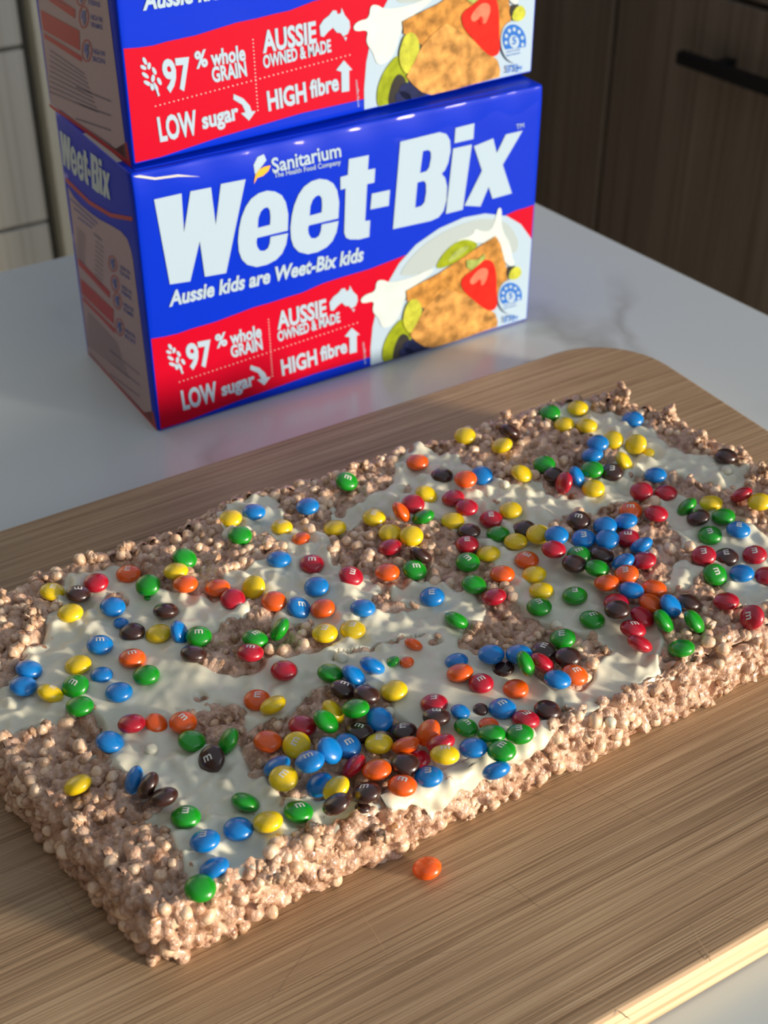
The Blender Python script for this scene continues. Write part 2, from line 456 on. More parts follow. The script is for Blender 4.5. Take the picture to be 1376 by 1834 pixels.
LOGO = {}
def logo_shapes():
    Wp = [(276.6, 360.5), (325.7, 349.5), (330, 419), (341.5, 346), (378.5, 339), (386.6, 405.7), (396, 333), (440.4, 324.5), (405, 490.5), (367, 497), (358, 434), (341, 505), (304.7, 510.4)]
    e_o = smooth_poly(z2_([(245, 642), (250, 560), (235, 487), (200, 450), (150, 441), (90, 462), (42, 520), (12, 600), (0, 690), (8, 765), (40, 810), (90, 824), (150, 807), (208, 770), (238, 712), (247, 655)]), 1)
    e_o = list(map(tuple, e_o)) + z2_([(247, 655), (160, 673), (152, 715), (130, 742), (105, 742), (92, 712), (95, 678), (245, 642)])
    e_o = z2_([(246, 642), (251, 560), (241, 500), (222, 465), (190, 446), (150, 441), (108, 454), (70, 482), (42, 522), (20, 575), (7, 630), (0, 690), (3, 745), (16, 785), (42, 812), (88, 824), (140, 812), (185, 788), (215, 757), (236, 712), (247, 655),
               (160, 673), (156, 705), (146, 730), (128, 743), (106, 742), (94, 722), (90, 700), (94, 678)])
    e_h = z2_([(99, 628), (103, 580), (115, 548), (132, 529), (150, 524), (161, 540), (163, 575), (160, 612)])
    t = z2_([(302, 340), (405, 320), (399, 395), (437, 388), (432, 460), (395, 468), (383, 655), (409, 652), (403, 736), (352, 749), (305, 749), (284, 740), (275, 715), (284, 490), (258, 497), (258, 432), (296, 422)])
    hy = z2_([(418, 517), (512, 497), (505, 578), (410, 597)])
    B = z2_([(567, 252), (770, 203), (805, 213), (823, 245), (825, 300), (812, 360), (795, 398), (778, 415), (796, 437), (805, 480), (801, 550), (785, 605), (760, 637), (720, 655), (525, 697)])
    Bh1 = z2_([(683, 300), (710, 294), (723, 305), (724, 335), (714, 382), (700, 402), (667, 412)]); Bh2 = z2_([(653, 460), (686, 451), (697, 466), (697, 510), (688, 560), (672, 579), (640, 588)])
    dot = z2_([(852, 182), (950, 158), (943, 238), (845, 260)])
    ist = z2_([(838, 287), (935, 266), (884, 598), (797, 620)])
    x = z2_([(893, 578), (985, 400), (945, 275), (1045, 235), (1062, 310), (1110, 215), (1197, 195), (1092, 370), (1137, 515), (1037, 543), (1018, 482), (975, 582)])
    L = lambda s: np.array([front(*p) for p in s])
    e2 = (L(e_o), L(e_h))
    sh = np.array(front(459.5, 429)) - np.array(front(552, 407))
    return [('letter_w', [L(Wp)]), ('letter_e', [e2[0] + sh, e2[1] + sh]), ('letter_e', list(e2)), ('letter_t', [L(t)]), ('hyphen', [L(hy)]),
            ('letter_b', [L(B), L(Bh1), L(Bh2)]), ('letter_i', [L(ist), L(dot)]), ('letter_x', [L(x)])]

def carton_shell():
    bm = bmesh.new()
    nx, nz = 70, 44
    def grid(fn, na, nb):
        g = [[bm.verts.new(fn(i / na, j / nb)) for j in range(nb + 1)] for i in range(na + 1)]
        for i in range(na):
            for j in range(nb): bm.faces.new((g[i][j], g[i + 1][j], g[i + 1][j + 1], g[i][j + 1]))
    grid(lambda s, t: (s * W, dent(s * W, t * H), t * H), nx, nz)
    grid(lambda s, t: (W - s * W, D, t * H), 12, 12)
    grid(lambda s, t: (0, D - s * D + 0 * t + (dent(0, t * H) * s), t * H), 14, 44)
    grid(lambda s, t: (W, s * D + dent(W, t * H) * (1 - s), t * H), 14, 44)
    def topf(s, t):
        y0 = dent(s * W, H); y = y0 + t * (D - y0)
        return (s * W, y, H - 0.0022 * math.sin(math.pi * s) ** 0.5 * math.sin(math.pi * t) ** 0.5)
    grid(topf, nx, 14)
    grid(lambda s, t: (s * W, D - t * D, 0), nx, 14)
    bmesh.ops.remove_doubles(bm, verts=bm.verts, dist=0.00025)
    bmesh.ops.recalc_face_normals(bm, faces=bm.faces)
    # soften the twelve edges
    sharp = [e for e in bm.edges if len(e.link_faces) == 2 and e.calc_face_angle(0) > 1.0]
    bmesh.ops.bevel(bm, geom=sharp, offset=0.0011, segments=3, affect='EDGES', profile=0.5)
    for f in bm.faces: f.smooth = True
    me = bpy.data.meshes.new('carton_shell'); bm.to_mesh(me); bm.free()
    return me

carton = empty('cereal_box', (0, 0, 0.0005))
link('carton_shell', carton_shell(), mat_blue, carton)
# folded top flaps
link('top_flap', box_mesh('top_flap', 0.004, W - 0.004, 0.005, D * 0.62, H - 0.0006, H + 0.0002, 0.0002, 1), mat_blue, carton)
link('top_flap', box_mesh('top_flap', 0.004, W - 0.004, D * 0.55, D - 0.004, H - 0.0010, H - 0.0002, 0.0002, 1), mat_blue, carton)
link('flap_edge', box_mesh('flap_edge', 0.0005, 0.003, 0.018, 0.060, H - 0.0006, H + 0.0001), mat_card_highlight, carton)
# crease highlight painted as a pale strip along the worn front top edge
poly('worn_crease_highlight', z1_([(420, 425), (440, 415), (470, 430), (520, 447), (600, 458), (720, 440), (840, 452), (720, 452), (600, 470), (500, 458), (450, 440)]), mat_card_highlight, carton, 1, clamp=True)

# red band + navy foot
poly('red_band', [(255, 610), *z3_([(75, 488), (180, 468), (260, 450), (330, 425), (480, 382), (620, 330), (700, 300), (800, 272), (900, 240), (985, 215), (1110, 160), (1230, 122), (1376, 80)]), (727, 459), (760, 470), (760, 560), (690, 640), *z4_([(150, 972)]), (560, 668), (420, 717), (330, 752), (289, 766), (270, 770)], mat_red, carton, 1)
poly('red_corner', z4_([(1030, 70), (1110, 35), (1160, 22), (1225, 0), (1225, 260), (1100, 240)]), mat_red, carton, 1)
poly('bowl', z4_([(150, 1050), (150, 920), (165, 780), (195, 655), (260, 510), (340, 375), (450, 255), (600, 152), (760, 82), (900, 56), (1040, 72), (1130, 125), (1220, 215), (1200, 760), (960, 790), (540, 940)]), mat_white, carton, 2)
poly('bowl_inside', smooth_poly(z4_([(330, 470), (380, 380), (480, 270), (620, 175), (780, 110), (900, 85), (1020, 100), (1080, 160), (1120, 250), (1080, 330), (900, 230), (760, 230), (560, 420)]), 2), mat_greyprint, carton, 3)
poly('milk_splash', smooth_poly(z4_([(280, 500), (235, 478), (190, 485), (183, 555), (120, 572), (85, 605), (98, 632), (178, 612), (162, 670), (178, 702), (200, 720), (230, 800), (330, 740), (380, 560), (560, 430), (560, 400), (430, 460)]), 2), mat_milk, carton, 4)
poly('milk_splash', smooth_poly(z4_([(985, 12), (1008, 30), (1000, 100), (1012, 170), (1060, 250), (1080, 420), (930, 260), (830, 230), (560, 420), (700, 230), (815, 195), (835, 150), (870, 170), (935, 165), (965, 90)]), 1), mat_milk, carton, 4)
poly('kiwi_slice', smooth_poly(z4_([(570, 408), (600, 340), (670, 262), (750, 218), (820, 230), (860, 260), (740, 340), (640, 400)]), 2), mat_kiwi, carton, 5)
poly('kiwi_core', smooth_poly(z4_([(640, 380), (680, 310), (750, 265), (800, 262), (740, 320)]), 2), mat_leaf, carton, 6)
poly('kiwi_slice', smooth_poly(z4_([(225, 1010), (222, 920), (258, 830), (310, 760), (360, 718), (390, 800), (420, 860), (370, 930), (330, 985), (290, 1000)]), 2), mat_kiwi, carton, 5)
poly('kiwi_core', smooth_poly(z4_([(285, 1000), (300, 900), (345, 815), (395, 835), (400, 880), (350, 980)]), 2), mat_seed, carton, 6)
poly('blueberry', [(x, y) for x, y in z4_([(440 + 85 * math.cos(a), 905 + 50 * math.sin(a)) for a in np.linspace(0, 6.28, 24)[:-1]])], mat_berry, carton, 7)
poly('blueberry', z4_([(380 + 50 * math.cos(a), 945 + 38 * math.sin(a)) for a in np.linspace(0, 6.28, 20)[:-1]]), mat_berry, carton, 7)
poly('biscuit', z4_([(380, 548), (430, 520), (600, 432), (760, 325), (900, 235), (962, 198), (990, 245), (1028, 400), (1035, 490), (985, 535), (960, 600), (900, 680), (500, 665), (430, 615), (385, 612)]), mat_bisc, carton, 8)
poly('kiwi_slice', smooth_poly(z4_([(395, 610), (445, 592), (485, 655), (465, 720), (412, 825), (370, 795), (352, 735), (370, 660)]), 2), mat_kiwi_l, carton, 9)
poly('biscuit', z4_([(640, 530), (580, 575), (500, 650), (450, 740), (398, 830), (440, 870), (490, 900), (545, 915), (700, 870), (960, 775), (966, 740), (950, 690), (820, 605), (720, 562)]), mat_bisc2, carton, 10)
poly('strawberry', smooth_poly(z4_([(728, 490), (750, 452), (825, 405), (875, 345), (935, 350), (960, 420), (960, 560), (965, 650), (920, 678), (870, 655), (800, 595), (745, 545)]), 2), mat_straw, carton, 11)
poly('strawberry_flesh', smooth_poly(z4_([(780, 480), (850, 400), (905, 400), (905, 450), (870, 520), (840, 480), (800, 510)]), 2), mat_straw_l, carton, 12)
poly('strawberry_core', smooth_poly(z4_([(830, 490), (850, 465), (862, 490), (850, 525)]), 1), mat_straw, carton, 13)
poly('leaf', z4_([(765, 350), (800, 345), (840, 345), (885, 308), (888, 340), (845, 378), (800, 410), (770, 400)]), mat_leaf, carton, 12)
poly('fruit_piece', smooth_poly(z4_([(1035, 475), (1055, 410), (1105, 385), (1130, 430), (1095, 475)]), 1), mat_kiwi_l, carton, 9)
poly('fruit_piece', smooth_poly(z4_([(1005, 318), (1060, 330), (1085, 370), (1060, 395), (1020, 370)]), 1), mat_milk, carton, 9)
poly('fruit_piece', smooth_poly(z4_([(1020, 420), (1050, 390), (1090, 385), (1050, 420), (1040, 470), (1030, 460)]), 1), mat_seed, carton, 8)
# health badge
def disc(cx, cy, rx, ry, n=24, a0=0, a1=6.2832):
    return z4_([(cx + rx * math.cos(a), cy - ry * math.sin(a)) for a in np.linspace(a0, a1, n, endpoint=a1 < 6.2)])
poly('badge_rim', disc(1048, 585, 80, 108), mat_white, carton, 11)
poly('badge', z4_([(1050 + 72 * math.cos(a), 575 - 82 * math.sin(a)) for a in np.linspace(-0.35, 3.85, 26)]), mat_badge, carton, 12)
poly('badge_centre', disc(1048, 582, 30, 34), mat_white, carton, 13)
text('badge_digit', '0', (1038, 0), (1, 1), (0, 0), mat_badge, carton, 14) if False else None
for k in range(7):
    a = -0.25 + k * (math.pi + 0.5) / 6
    poly('badge_star', disc(1049 + 52 * math.cos(a), 578 - 60 * math.sin(a), 10, 11, 8), mat_white, carton, 13)
p = z4_([(1036, 598), (1060, 590), (1036, 560)]); text('badge_digit', '5', p[0], p[1], p[2], mat_badge, carton, 14)
for k in range(2):
    p = z4_([(1002, 645 + 18 * k), (1085, 622 + 18 * k), (1002, 637 + 18 * k)]); text('badge_text', 'HEALTH STAR' if k == 0 else 'RATING', p[0], p[1], p[2], mat_badge, carton, 13, offset=0.01)
p = z4_([(1002, 748), (1096, 728), (1003, 712)]); text('net_weight', '575g', p[0], p[1], p[2], mat_badge, carton, 12, offset=0.02)

# white lettering
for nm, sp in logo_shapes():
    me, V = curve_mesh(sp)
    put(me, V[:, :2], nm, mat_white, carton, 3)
text('trade_mark', 'TM', (926, 236), (940, 233), (926, 227), mat_white, carton, 3, offset=0.0)
text('maker_name', 'Sanitarium', (489, 313), (612, 284), (487, 289), mat_white, carton, 3, offset=0.02)
text('maker_motto', 'The Health Food Company', (492, 322), (611, 298), (491, 313), mat_white, carton, 3, offset=0.01)
poly('leaf_mark', z1_([(1122, 488), (1130, 445), (1150, 415), (1180, 398), (1215, 390), (1200, 420), (1170, 445), (1140, 455)]), mat_gold, carton, 3)
poly('leaf_mark', z1_([(1130, 440), (1125, 390), (1150, 350), (1185, 335), (1195, 365), (1165, 400)]), mat_white, carton, 2)
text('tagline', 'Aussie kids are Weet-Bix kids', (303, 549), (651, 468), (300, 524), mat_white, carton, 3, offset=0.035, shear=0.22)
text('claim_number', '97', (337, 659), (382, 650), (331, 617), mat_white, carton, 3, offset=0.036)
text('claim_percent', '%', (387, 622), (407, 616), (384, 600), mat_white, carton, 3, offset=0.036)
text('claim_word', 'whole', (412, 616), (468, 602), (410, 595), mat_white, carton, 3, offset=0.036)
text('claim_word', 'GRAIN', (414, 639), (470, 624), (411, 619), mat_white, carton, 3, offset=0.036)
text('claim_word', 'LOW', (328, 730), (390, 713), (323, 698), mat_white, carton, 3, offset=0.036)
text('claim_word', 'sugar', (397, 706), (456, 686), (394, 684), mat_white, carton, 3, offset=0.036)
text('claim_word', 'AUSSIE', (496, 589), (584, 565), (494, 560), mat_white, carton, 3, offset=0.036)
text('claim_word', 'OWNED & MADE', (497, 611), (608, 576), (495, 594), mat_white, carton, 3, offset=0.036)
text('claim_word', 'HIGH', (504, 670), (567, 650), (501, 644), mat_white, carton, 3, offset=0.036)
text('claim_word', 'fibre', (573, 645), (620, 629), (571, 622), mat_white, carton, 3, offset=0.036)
text('side_code', 'serving suggestion', (653, 650), (650, 612), (649, 651), mat_white, carton, 3, offset=0.0)
# icons
for (lx, ly, lr, la) in ((213, 525, 20, 60), (235, 545, 18, 100), (205, 555, 18, 20), (262, 565, 20, 60), (215, 590, 22, 30), (255, 600, 20, 100), (288, 610, 20, 60), (225, 625, 22, 20), (250, 640, 18, 80), (270, 640, 20, 60)):
    ca, sa = math.cos(math.radians(la)), math.sin(math.radians(la))
    poly('wheat_grain', z3_([(lx + lr * 0.95 * math.cos(t) * ca - 10 * math.sin(t) * sa, ly + lr * 0.95 * math.cos(t) * sa + 10 * math.sin(t) * ca) for t in np.linspace(0, 6.28, 11)[:-1]]), mat_white, carton, 3)
poly('wheat_stem', z3_([(255, 620), (266, 618), (290, 675), (280, 680)]), mat_white, carton, 4)
poly('map_shape', z3_([(1148, 315), (1143, 270), (1165, 238), (1195, 215), (1215, 190), (1235, 188), (1240, 205), (1258, 198), (1262, 172), (1280, 205), (1305, 230), (1308, 260), (1295, 290), (1270, 305), (1255, 290), (1235, 290), (1215, 270), (1190, 290), (1165, 318)]), mat_white, carton, 3)
poly('map_shape', z3_([(1272, 308), (1290, 306), (1284, 325)]), mat_white, carton, 3)
poly('curved_arrow', z3_([(680, 630), (730, 645), (765, 675), (775, 700), (797, 697), (760, 745), (718, 715), (742, 708), (725, 675), (678, 655)]), mat_white, carton, 3)
poly('up_arrow', z3_([(1230, 465), (1272, 415), (1318, 455), (1300, 460), (1300, 555), (1258, 565), (1258, 470)]), mat_white, carton, 3)
def dots(pa, pb, nd, sz=1.0):
    for k in range(nd):
        t = (k + .5) / nd; x = pa[0] + (pb[0] - pa[0]) * t; y = pa[1] + (pb[1] - pa[1]) * t
        poly('dotted_line', [(x - sz, y - sz), (x + sz, y - sz), (x + sz, y + sz), (x - sz, y + sz)], mat_milk, carton, 2)
dots((318, 683), (642, 577), 44, .8); dots((480, 570), (487, 674), 20, .8)

# left panel
poly('nutrition_panel', z7_([(125, 480), (160, 540), (200, 585), (260, 635), (310, 670), (370, 700), (430, 735), (468, 780), (490, 850), (500, 900), (612, 1770), (560, 1740), (258, 1390)]), mat_white_shaded, carton, 1, 'side')
poly('red_stripe', z7_([(112, 425), (250, 560), (370, 630), (495, 650), (495, 675), (370, 655), (250, 585), (115, 455)]), mat_redfade, carton, 1, 'side')
poly('red_edge', z7_([(610, 1700), (630, 1800), (600, 1790), (258, 1400), (258, 1388), (560, 1700)]), mat_redfade, carton, 1, 'side', clamp=False)
poly('table_bar', z7_([(195, 890), (375, 1075), (375, 1112), (203, 930)]), mat_redfade, carton, 2, 'side')
poly('table_bar', z7_([(212, 1000), (395, 1170), (398, 1250), (225, 1085)]), mat_redfade, carton, 2, 'side')
poly('table_bar', z7_([(228, 1100), (405, 1275), (408, 1300), (232, 1122)]), mat_redfade, carton, 2, 'side')
fs = lambda u, w: (u, w)
SU = lambda x, y: np.array(side(*z7_([(x, y)])[0]))
# lettering of the side panel: the same logo, smaller
lo = np.array(front(276.6, 510)); hi = np.array(front(936, 232))
c00, c10, c01 = SU(85, 330), SU(375, 555), SU(65, 165)
for nm, sp in logo_shapes():
    sp2 = []
    for s in sp:
        q = (np.array(s) - lo) / (hi - lo)
        sp2.append(c00 + np.outer(q[:, 0], c10 - c00) + np.outer(q[:, 1], c01 - c00))
    me, V = curve_mesh(sp2)
    put(me, V[:, :2], nm, mat_milk, carton, 2, 'side')
def sline(x0, y0, x1, y1, th=9, mat=mat_greyink):
    poly('text_line', z7_([(x0, y0), (x1, y1), (x1, y1 + th), (x0, y0 + th)]), mat, carton, 2, 'side')
for k in range(3): sline(140 + 25 * k, 545 + 55 * k, 300 - 15 * k, 690 + 12 * k, 10, mat_navy)
for k in range(9): sline(185 + k, 715 + 20 * k, 235, 765 + 20 * k, 5); sline(290, 790 + 26 * k, 335, 830 + 26 * k, 5)
sline(278, 745, 325, 785, 10)
for k in range(9): sline(258, 1180 + 20 * k, 420 + 8 * k, 1350 + 22 * k, 5)
for k in range(5): sline(380, 1380 + 60 * k, 540, 1510 + 55 * k, 6)
for k, (y, tt) in enumerate(((945, ('LOW IN', 'SUGAR')), (1055, ('HIGH IN', 'FIBRE')), (1150, ('HIGH IN', 'VITAMINS')), (1290, ('HIGH IN', 'IRON')))):
    x = 430 + 10 * k
    for j, s in enumerate(tt):
        A = z7_([(x, y + 30 * j), (x + 55, y + 38 + 30 * j), (x - 3, y - 22 + 30 * j)])
        text('claim_word', s, A[0], A[1], A[2], mat_navy, carton, 2, 'side', offset=0.02)
    cx, cy = 388 + 14 * k, y - 25
    poly('icon_ring', z7_([(cx + 24 * math.cos(t), cy + 45 * math.sin(t) + 12 * math.cos(t)) for t in np.linspace(0, 6.28, 20)[:-1]]), mat_redfade, carton, 2, 'side',
         holes=[z7_([(cx + 20 * math.cos(t), cy + 40 * math.sin(t) + 10 * math.cos(t)) for t in np.linspace(0, 6.28, 20)[:-1]])])
    poly('icon_mark', z7_([(cx - 8, cy - 30), (cx + 12, cy - 20), (cx + 4, cy), (cx + 12, cy + 8), (cx + 2, cy + 38), (cx - 4, cy + 5), (cx - 12, cy)]), mat_navy, carton, 3, 'side')

tag(carton, 'lower blue and red cereal box standing on the counter behind the board', 'cereal box', 'cereal boxes stacked on the counter')
def copy_tree(o, parent=None):
    c = o.copy(); COL.objects.link(c); c.parent = parent
    for ch in list(o.children): copy_tree(ch, c)
    return c
carton2 = copy_tree(carton)
carton2.location = (0.004, 0.007, H + 0.0018); carton2.rotation_euler = (0, 0, math.radians(2.2))
tag(carton2, 'upper blue and red cereal box, its top out of view, stacked on another box', 'cereal box', 'cereal boxes stacked on the counter')

# ------------------------------------------------------------------ cereal slab
ZB = BT + 0.0002
ZT = 0.0435                      # mean top height
OUT = np.array([(-148, -276), (-141, -311), (-139, -315), (-135, -317), (-126, -316.5), (-60, -315.5), (60, -314.5), (130, -314), (192, -313), (197, -298), (195, -236), (191, -190), (187, -166), (176, -144), (160, -137), (139, -134), (110, -134), (86, -138), (70, -132), (50, -133), (20, -133), (0, -131), (-15, -126), (-32, -131), (-55, -136), (-95, -134), (-125, -137), (-160, -146), (-160, -205)], float) / 1000
OUT = smooth_poly(OUT, 1)

def vnoise(x, y, s, seed):
    r = np.random.default_rng(seed).random((64, 64))
    u = np.asarray(x) / s + 17.3; v = np.asarray(y) / s + 9.1
    i = np.floor(u).astype(int); j = np.floor(v).astype(int); fu = u - i; fv = v - j
    fu = fu * fu * (3 - 2 * fu); fv = fv * fv * (3 - 2 * fv)
    g = lambda a, b: r[a % 64, b % 64]
    return (g(i, j) * (1 - fu) + g(i + 1, j) * fu) * (1 - fv) + (g(i, j + 1) * (1 - fu) + g(i + 1, j + 1) * fu) * fv - 0.5

def inside(px, py, P):
    c = np.zeros(np.shape(px), bool); n = len(P)
    for i in range(n):
        x0, y0 = P[i]; x1, y1 = P[(i + 1) % n]
        if y0 == y1: continue
        t = ((y0 > py) != (y1 > py)) & (px < (x1 - x0) * (py - y0) / (y1 - y0) + x0)
        c ^= t
    return c

def sdist(px, py, P):
    """distance to the outline, positive inside"""
    best = np.full(np.shape(px), 1e9); n = len(P)
    for i in range(n):
        a = P[i]; b = P[(i + 1) % n]; d = b - a
        t = np.clip(((px - a[0]) * d[0] + (py - a[1]) * d[1]) / (d @ d), 0, 1)
        best = np.minimum(best, np.hypot(px - a[0] - t * d[0], py - a[1] - t * d[1]))
    return np.where(inside(px, py, P), best, -best)

def sstep(t):
    t = np.clip(t, 0, 1); return t * t * (3 - 2 * t)

def blur(a, s):
    k = np.exp(-0.5 * (np.arange(-int(3 * s), int(3 * s) + 1) / s) ** 2); k /= k.sum()
    a = np.apply_along_axis(lambda v: np.convolve(np.pad(v, len(k) // 2, 'edge'), k, 'valid'), 0, a)
    return np.apply_along_axis(lambda v: np.convolve(np.pad(v, len(k) // 2, 'edge'), k, 'valid'), 1, a)

# where the white chocolate lies, as seen on the slice (traced, then carried to the slice's top)
COATS = [
 [(95, 1040), (190, 1003), (250, 1016), (285, 1058), (400, 1072), (445, 1092), (390, 1118), (345, 1140), (340, 1190), (440, 1198), (520, 1170), (600, 1150), (690, 1160), (730, 1200), (700, 1240), (600, 1225), (540, 1232), (470, 1235), (400, 1225), (325, 1240), (300, 1290), (350, 1310), (420, 1330), (345, 1345), (395, 1385), (430, 1412), (540, 1432), (640, 1440), (645, 1468), (560, 1482), (505, 1496), (440, 1550), (395, 1572), (335, 1560), (312, 1510), (290, 1478), (250, 1470), (245, 1452), (300, 1448), (232, 1392), (212, 1345), (175, 1308), (195, 1282), (130, 1264), (60, 1290), (0, 1308), (-40, 1300), (-40, 1245), (0, 1228), (40, 1185), (75, 1130), (92, 1090)],
 [(640, 1140), (740, 1120), (800, 1150), (870, 1168), (940, 1190), (990, 1235), (1000, 1290), (1020, 1335), (930, 1400), (880, 1440), (830, 1478), (780, 1468), (730, 1450), (690, 1430), (700, 1390), (790, 1370), (760, 1310), (700, 1275), (690, 1215), (650, 1190)],
 [(362, 912), (430, 862), (490, 870), (512, 928), (590, 945), (612, 1000), (660, 1040), (672, 1100), (760, 1090), (840, 1130), (770, 1165), (640, 1160), (570, 1130), (478, 1100), (530, 1060), (440, 1045), (390, 1052), (358, 1036), (440, 1008), (510, 985), (480, 960), (405, 958)],
 [(698, 808), (740, 783), (780, 800), (850, 828), (890, 850), (925, 872), (890, 888), (960, 910), (1000, 960), (1050, 990), (1100, 1050), (1185, 1095), (1195, 1130), (1170, 1210), (1095, 1245), (1050, 1240), (1060, 1190), (1095, 1160), (1000, 1110), (940, 1095), (920, 1040), (880, 1000), (860, 965), (800, 925), (725, 935), (660, 905), (600, 945), (590, 922), (680, 870), (735, 862)],
 [(690, 1045), (760, 1030), (840, 1062), (885, 1092), (830, 1112), (790, 1100), (720, 1072)],
 [(948, 716), (1060, 718), (1120, 742), (1155, 762), (1245, 812), (1345, 828), (1335, 868), (1245, 852), (1165, 832), (1130, 882), (1060, 892), (985, 872), (1060, 858), (1108, 800), (1080, 772), (1000, 748)],
 [(1168, 858), (1230, 878), (1285, 915), (1376, 955), (1420, 990), (1420, 1050), (1376, 1075), (1330, 1085), (1290, 1040), (1240, 975), (1195, 930)],
 [(305, 1245), (400, 1205), (470, 1205), (560, 1185), (640, 1178), (590, 1225), (530, 1245), (505, 1285), (450, 1300), (440, 1262), (390, 1240), (335, 1268)],
 [(895, 885), (955, 858), (1000, 888), (1095, 878), (1065, 908), (985, 932), (925, 925)],
 [(540, 1425), (640, 1428), (710, 1430), (765, 1448), (700, 1478), (600, 1482)],
 [(350, 1325), (430, 1345), (450, 1400), (520, 1420), (480, 1440), (400, 1410)],
 [(660, 880), (720, 850), (700, 900), (650, 930), (600, 950), (610, 920)],
 [(1215, 1000), (1180, 1045), (1240, 1040), (1262, 1015)],
 [(985, 1210), (1060, 1235), (1080, 1262), (1040, 1280), (1010, 1262)],
]
HOLES = [[(180, 1068), (230, 1060), (240, 1072), (190, 1078)], [(430, 1190), (470, 1175), (480, 1200), (440, 1205)], [(345, 1222), (385, 1228), (370, 1246), (345, 1245)],
         [(575, 1145), (610, 1128), (620, 1140), (590, 1160)], [(700, 1190), (710, 1188), (712, 1195), (702, 1198)],
         [(100, 1268), (180, 1275), (190, 1290), (110, 1292)], [(640, 1168), (700, 1152), (765, 1138), (800, 1136), (770, 1146), (705, 1157), (645, 1174)]]
GS = 0.0006
gx_ = np.arange(-0.166, 0.206, GS); gy_ = np.arange(-0.328, -0.120, GS)
GX, GY = np.meshgrid(gx_, gy_, indexing='ij')
SD = sdist(GX, GY, OUT)
wx = GX + vnoise(GX, GY, 0.006, 3) * 0.004; wy = GY + vnoise(GX, GY, 0.006, 4) * 0.004
PX = project(np.stack([wx, wy, np.full_like(wx, ZT + 0.001)], -1))
MK = np.zeros_like(GX)
for P in COATS: MK = np.maximum(MK, inside(PX[..., 0], PX[..., 1], P).astype(float))
for P in HOLES: MK = np.where(inside(PX[..., 0], PX[..., 1], P), 0.0, MK)
MKs = blur(MK, 3.8)
MKb = MKs + 0.42 * vnoise(GX, GY, 0.0028, 5) * sstep(1 - np.abs(MKs - .5) * 1.6) 
# keep the front-edge drip
def sample(A, x, y):
    u = np.clip((np.asarray(x) - gx_[0]) / GS, 0, A.shape[0] - 1.001); v = np.clip((np.asarray(y) - gy_[0]) / GS, 0, A.shape[1] - 1.001)
    i = u.astype(int); j = v.astype(int); fu = u - i; fv = v - j
    return (A[i, j] * (1 - fu) + A[i + 1, j] * fu) * (1 - fv) + (A[i, j + 1] * (1 - fu) + A[i + 1, j + 1] * fu) * fv

# broad height of the slice (rounded shoulders, sagging surface)
RS = 0.0050                                                    # shoulder radius
tt_ = np.clip(SD / RS, 0, 1)
round_ = RS * (1 - np.sqrt(np.clip(1 - (1 - tt_) ** 2, 0, 1)))
TOPZ = ZT - round_ + (0.0034 * vnoise(GX, GY, 0.024, 13) + 0.0016 * vnoise(GX, GY, 0.009, 14)) * sstep(SD / 0.006)
def stamp(field, xs, ys, list_, period=None):
    """raise half-buried balls out of a field; list_ = (x, y, radius, lift)"""
    st = xs[1] - xs[0]
    for (x, y, r, up_) in list_:
        i0, i1 = int((x - r - xs[0]) / st), int((x + r - xs[0]) / st) + 2; j0, j1 = int((y - r - ys[0]) / st), int((y + r - ys[0]) / st) + 2
        i0 = max(i0, 0); j0 = max(j0, 0); i1 = min(i1, len(xs)); j1 = min(j1, len(ys))
        if i1 <= i0 or j1 <= j0: continue
        d2_ = ((xs[i0:i1, None] - x) ** 2 + (ys[None, j0:j1] - y) ** 2) / (r * r)
        hgt = np.where(d2_ < 1, r * np.sqrt(np.clip(1 - d2_, 0, 1)) - r + up_, -1)
        field[i0:i1, j0:j1] = np.maximum(field[i0:i1, j0:j1], hgt)
def smax(a, b, k):
    h = np.clip(0.5 + 0.5 * (a - b) / k, 0, 1); return b * (1 - h) + a * h + k * h * (1 - h)
def clump_at(x, y):                     # puffs come in drifts
    return vnoise(x, y, 0.016, 31) + 0.6 * vnoise(x, y, 0.006, 32)
balls = []
for x in np.arange(-0.162, 0.202, 0.0046):
    for y in np.arange(-0.322, -0.126, 0.0046):
        xx = x + random.uniform(-.0017, .0017); yy = y + random.uniform(-.0017, .0017)
        c = float(clump_at(xx, yy)); sd_ = float(sample(SD, xx, yy))
        if c + (0.25 if sd_ < 0.018 else 0) < random.uniform(-0.15, 0.25): continue
        balls.append((xx, yy, random.uniform(0.0019, 0.0032), random.uniform(0.0006, 0.0029)))
BF = np.full_like(GX, -0.004); stamp(BF, gx_, gy_, balls)
rough = 0.0034 * vnoise(GX, GY, 0.0045, 15) + 0.0022 * vnoise(GX, GY, 0.0022, 16) + 0.0011 * vnoise(GX, GY, 0.0012, 17)
rough -= 0.0030 * sstep((np.abs(vnoise(GX, GY, 0.007, 18)) - 0.33) / 0.1)        # pits between the clumps
BODY = TOPZ - 0.0010 + smax(rough, BF, 0.0006)
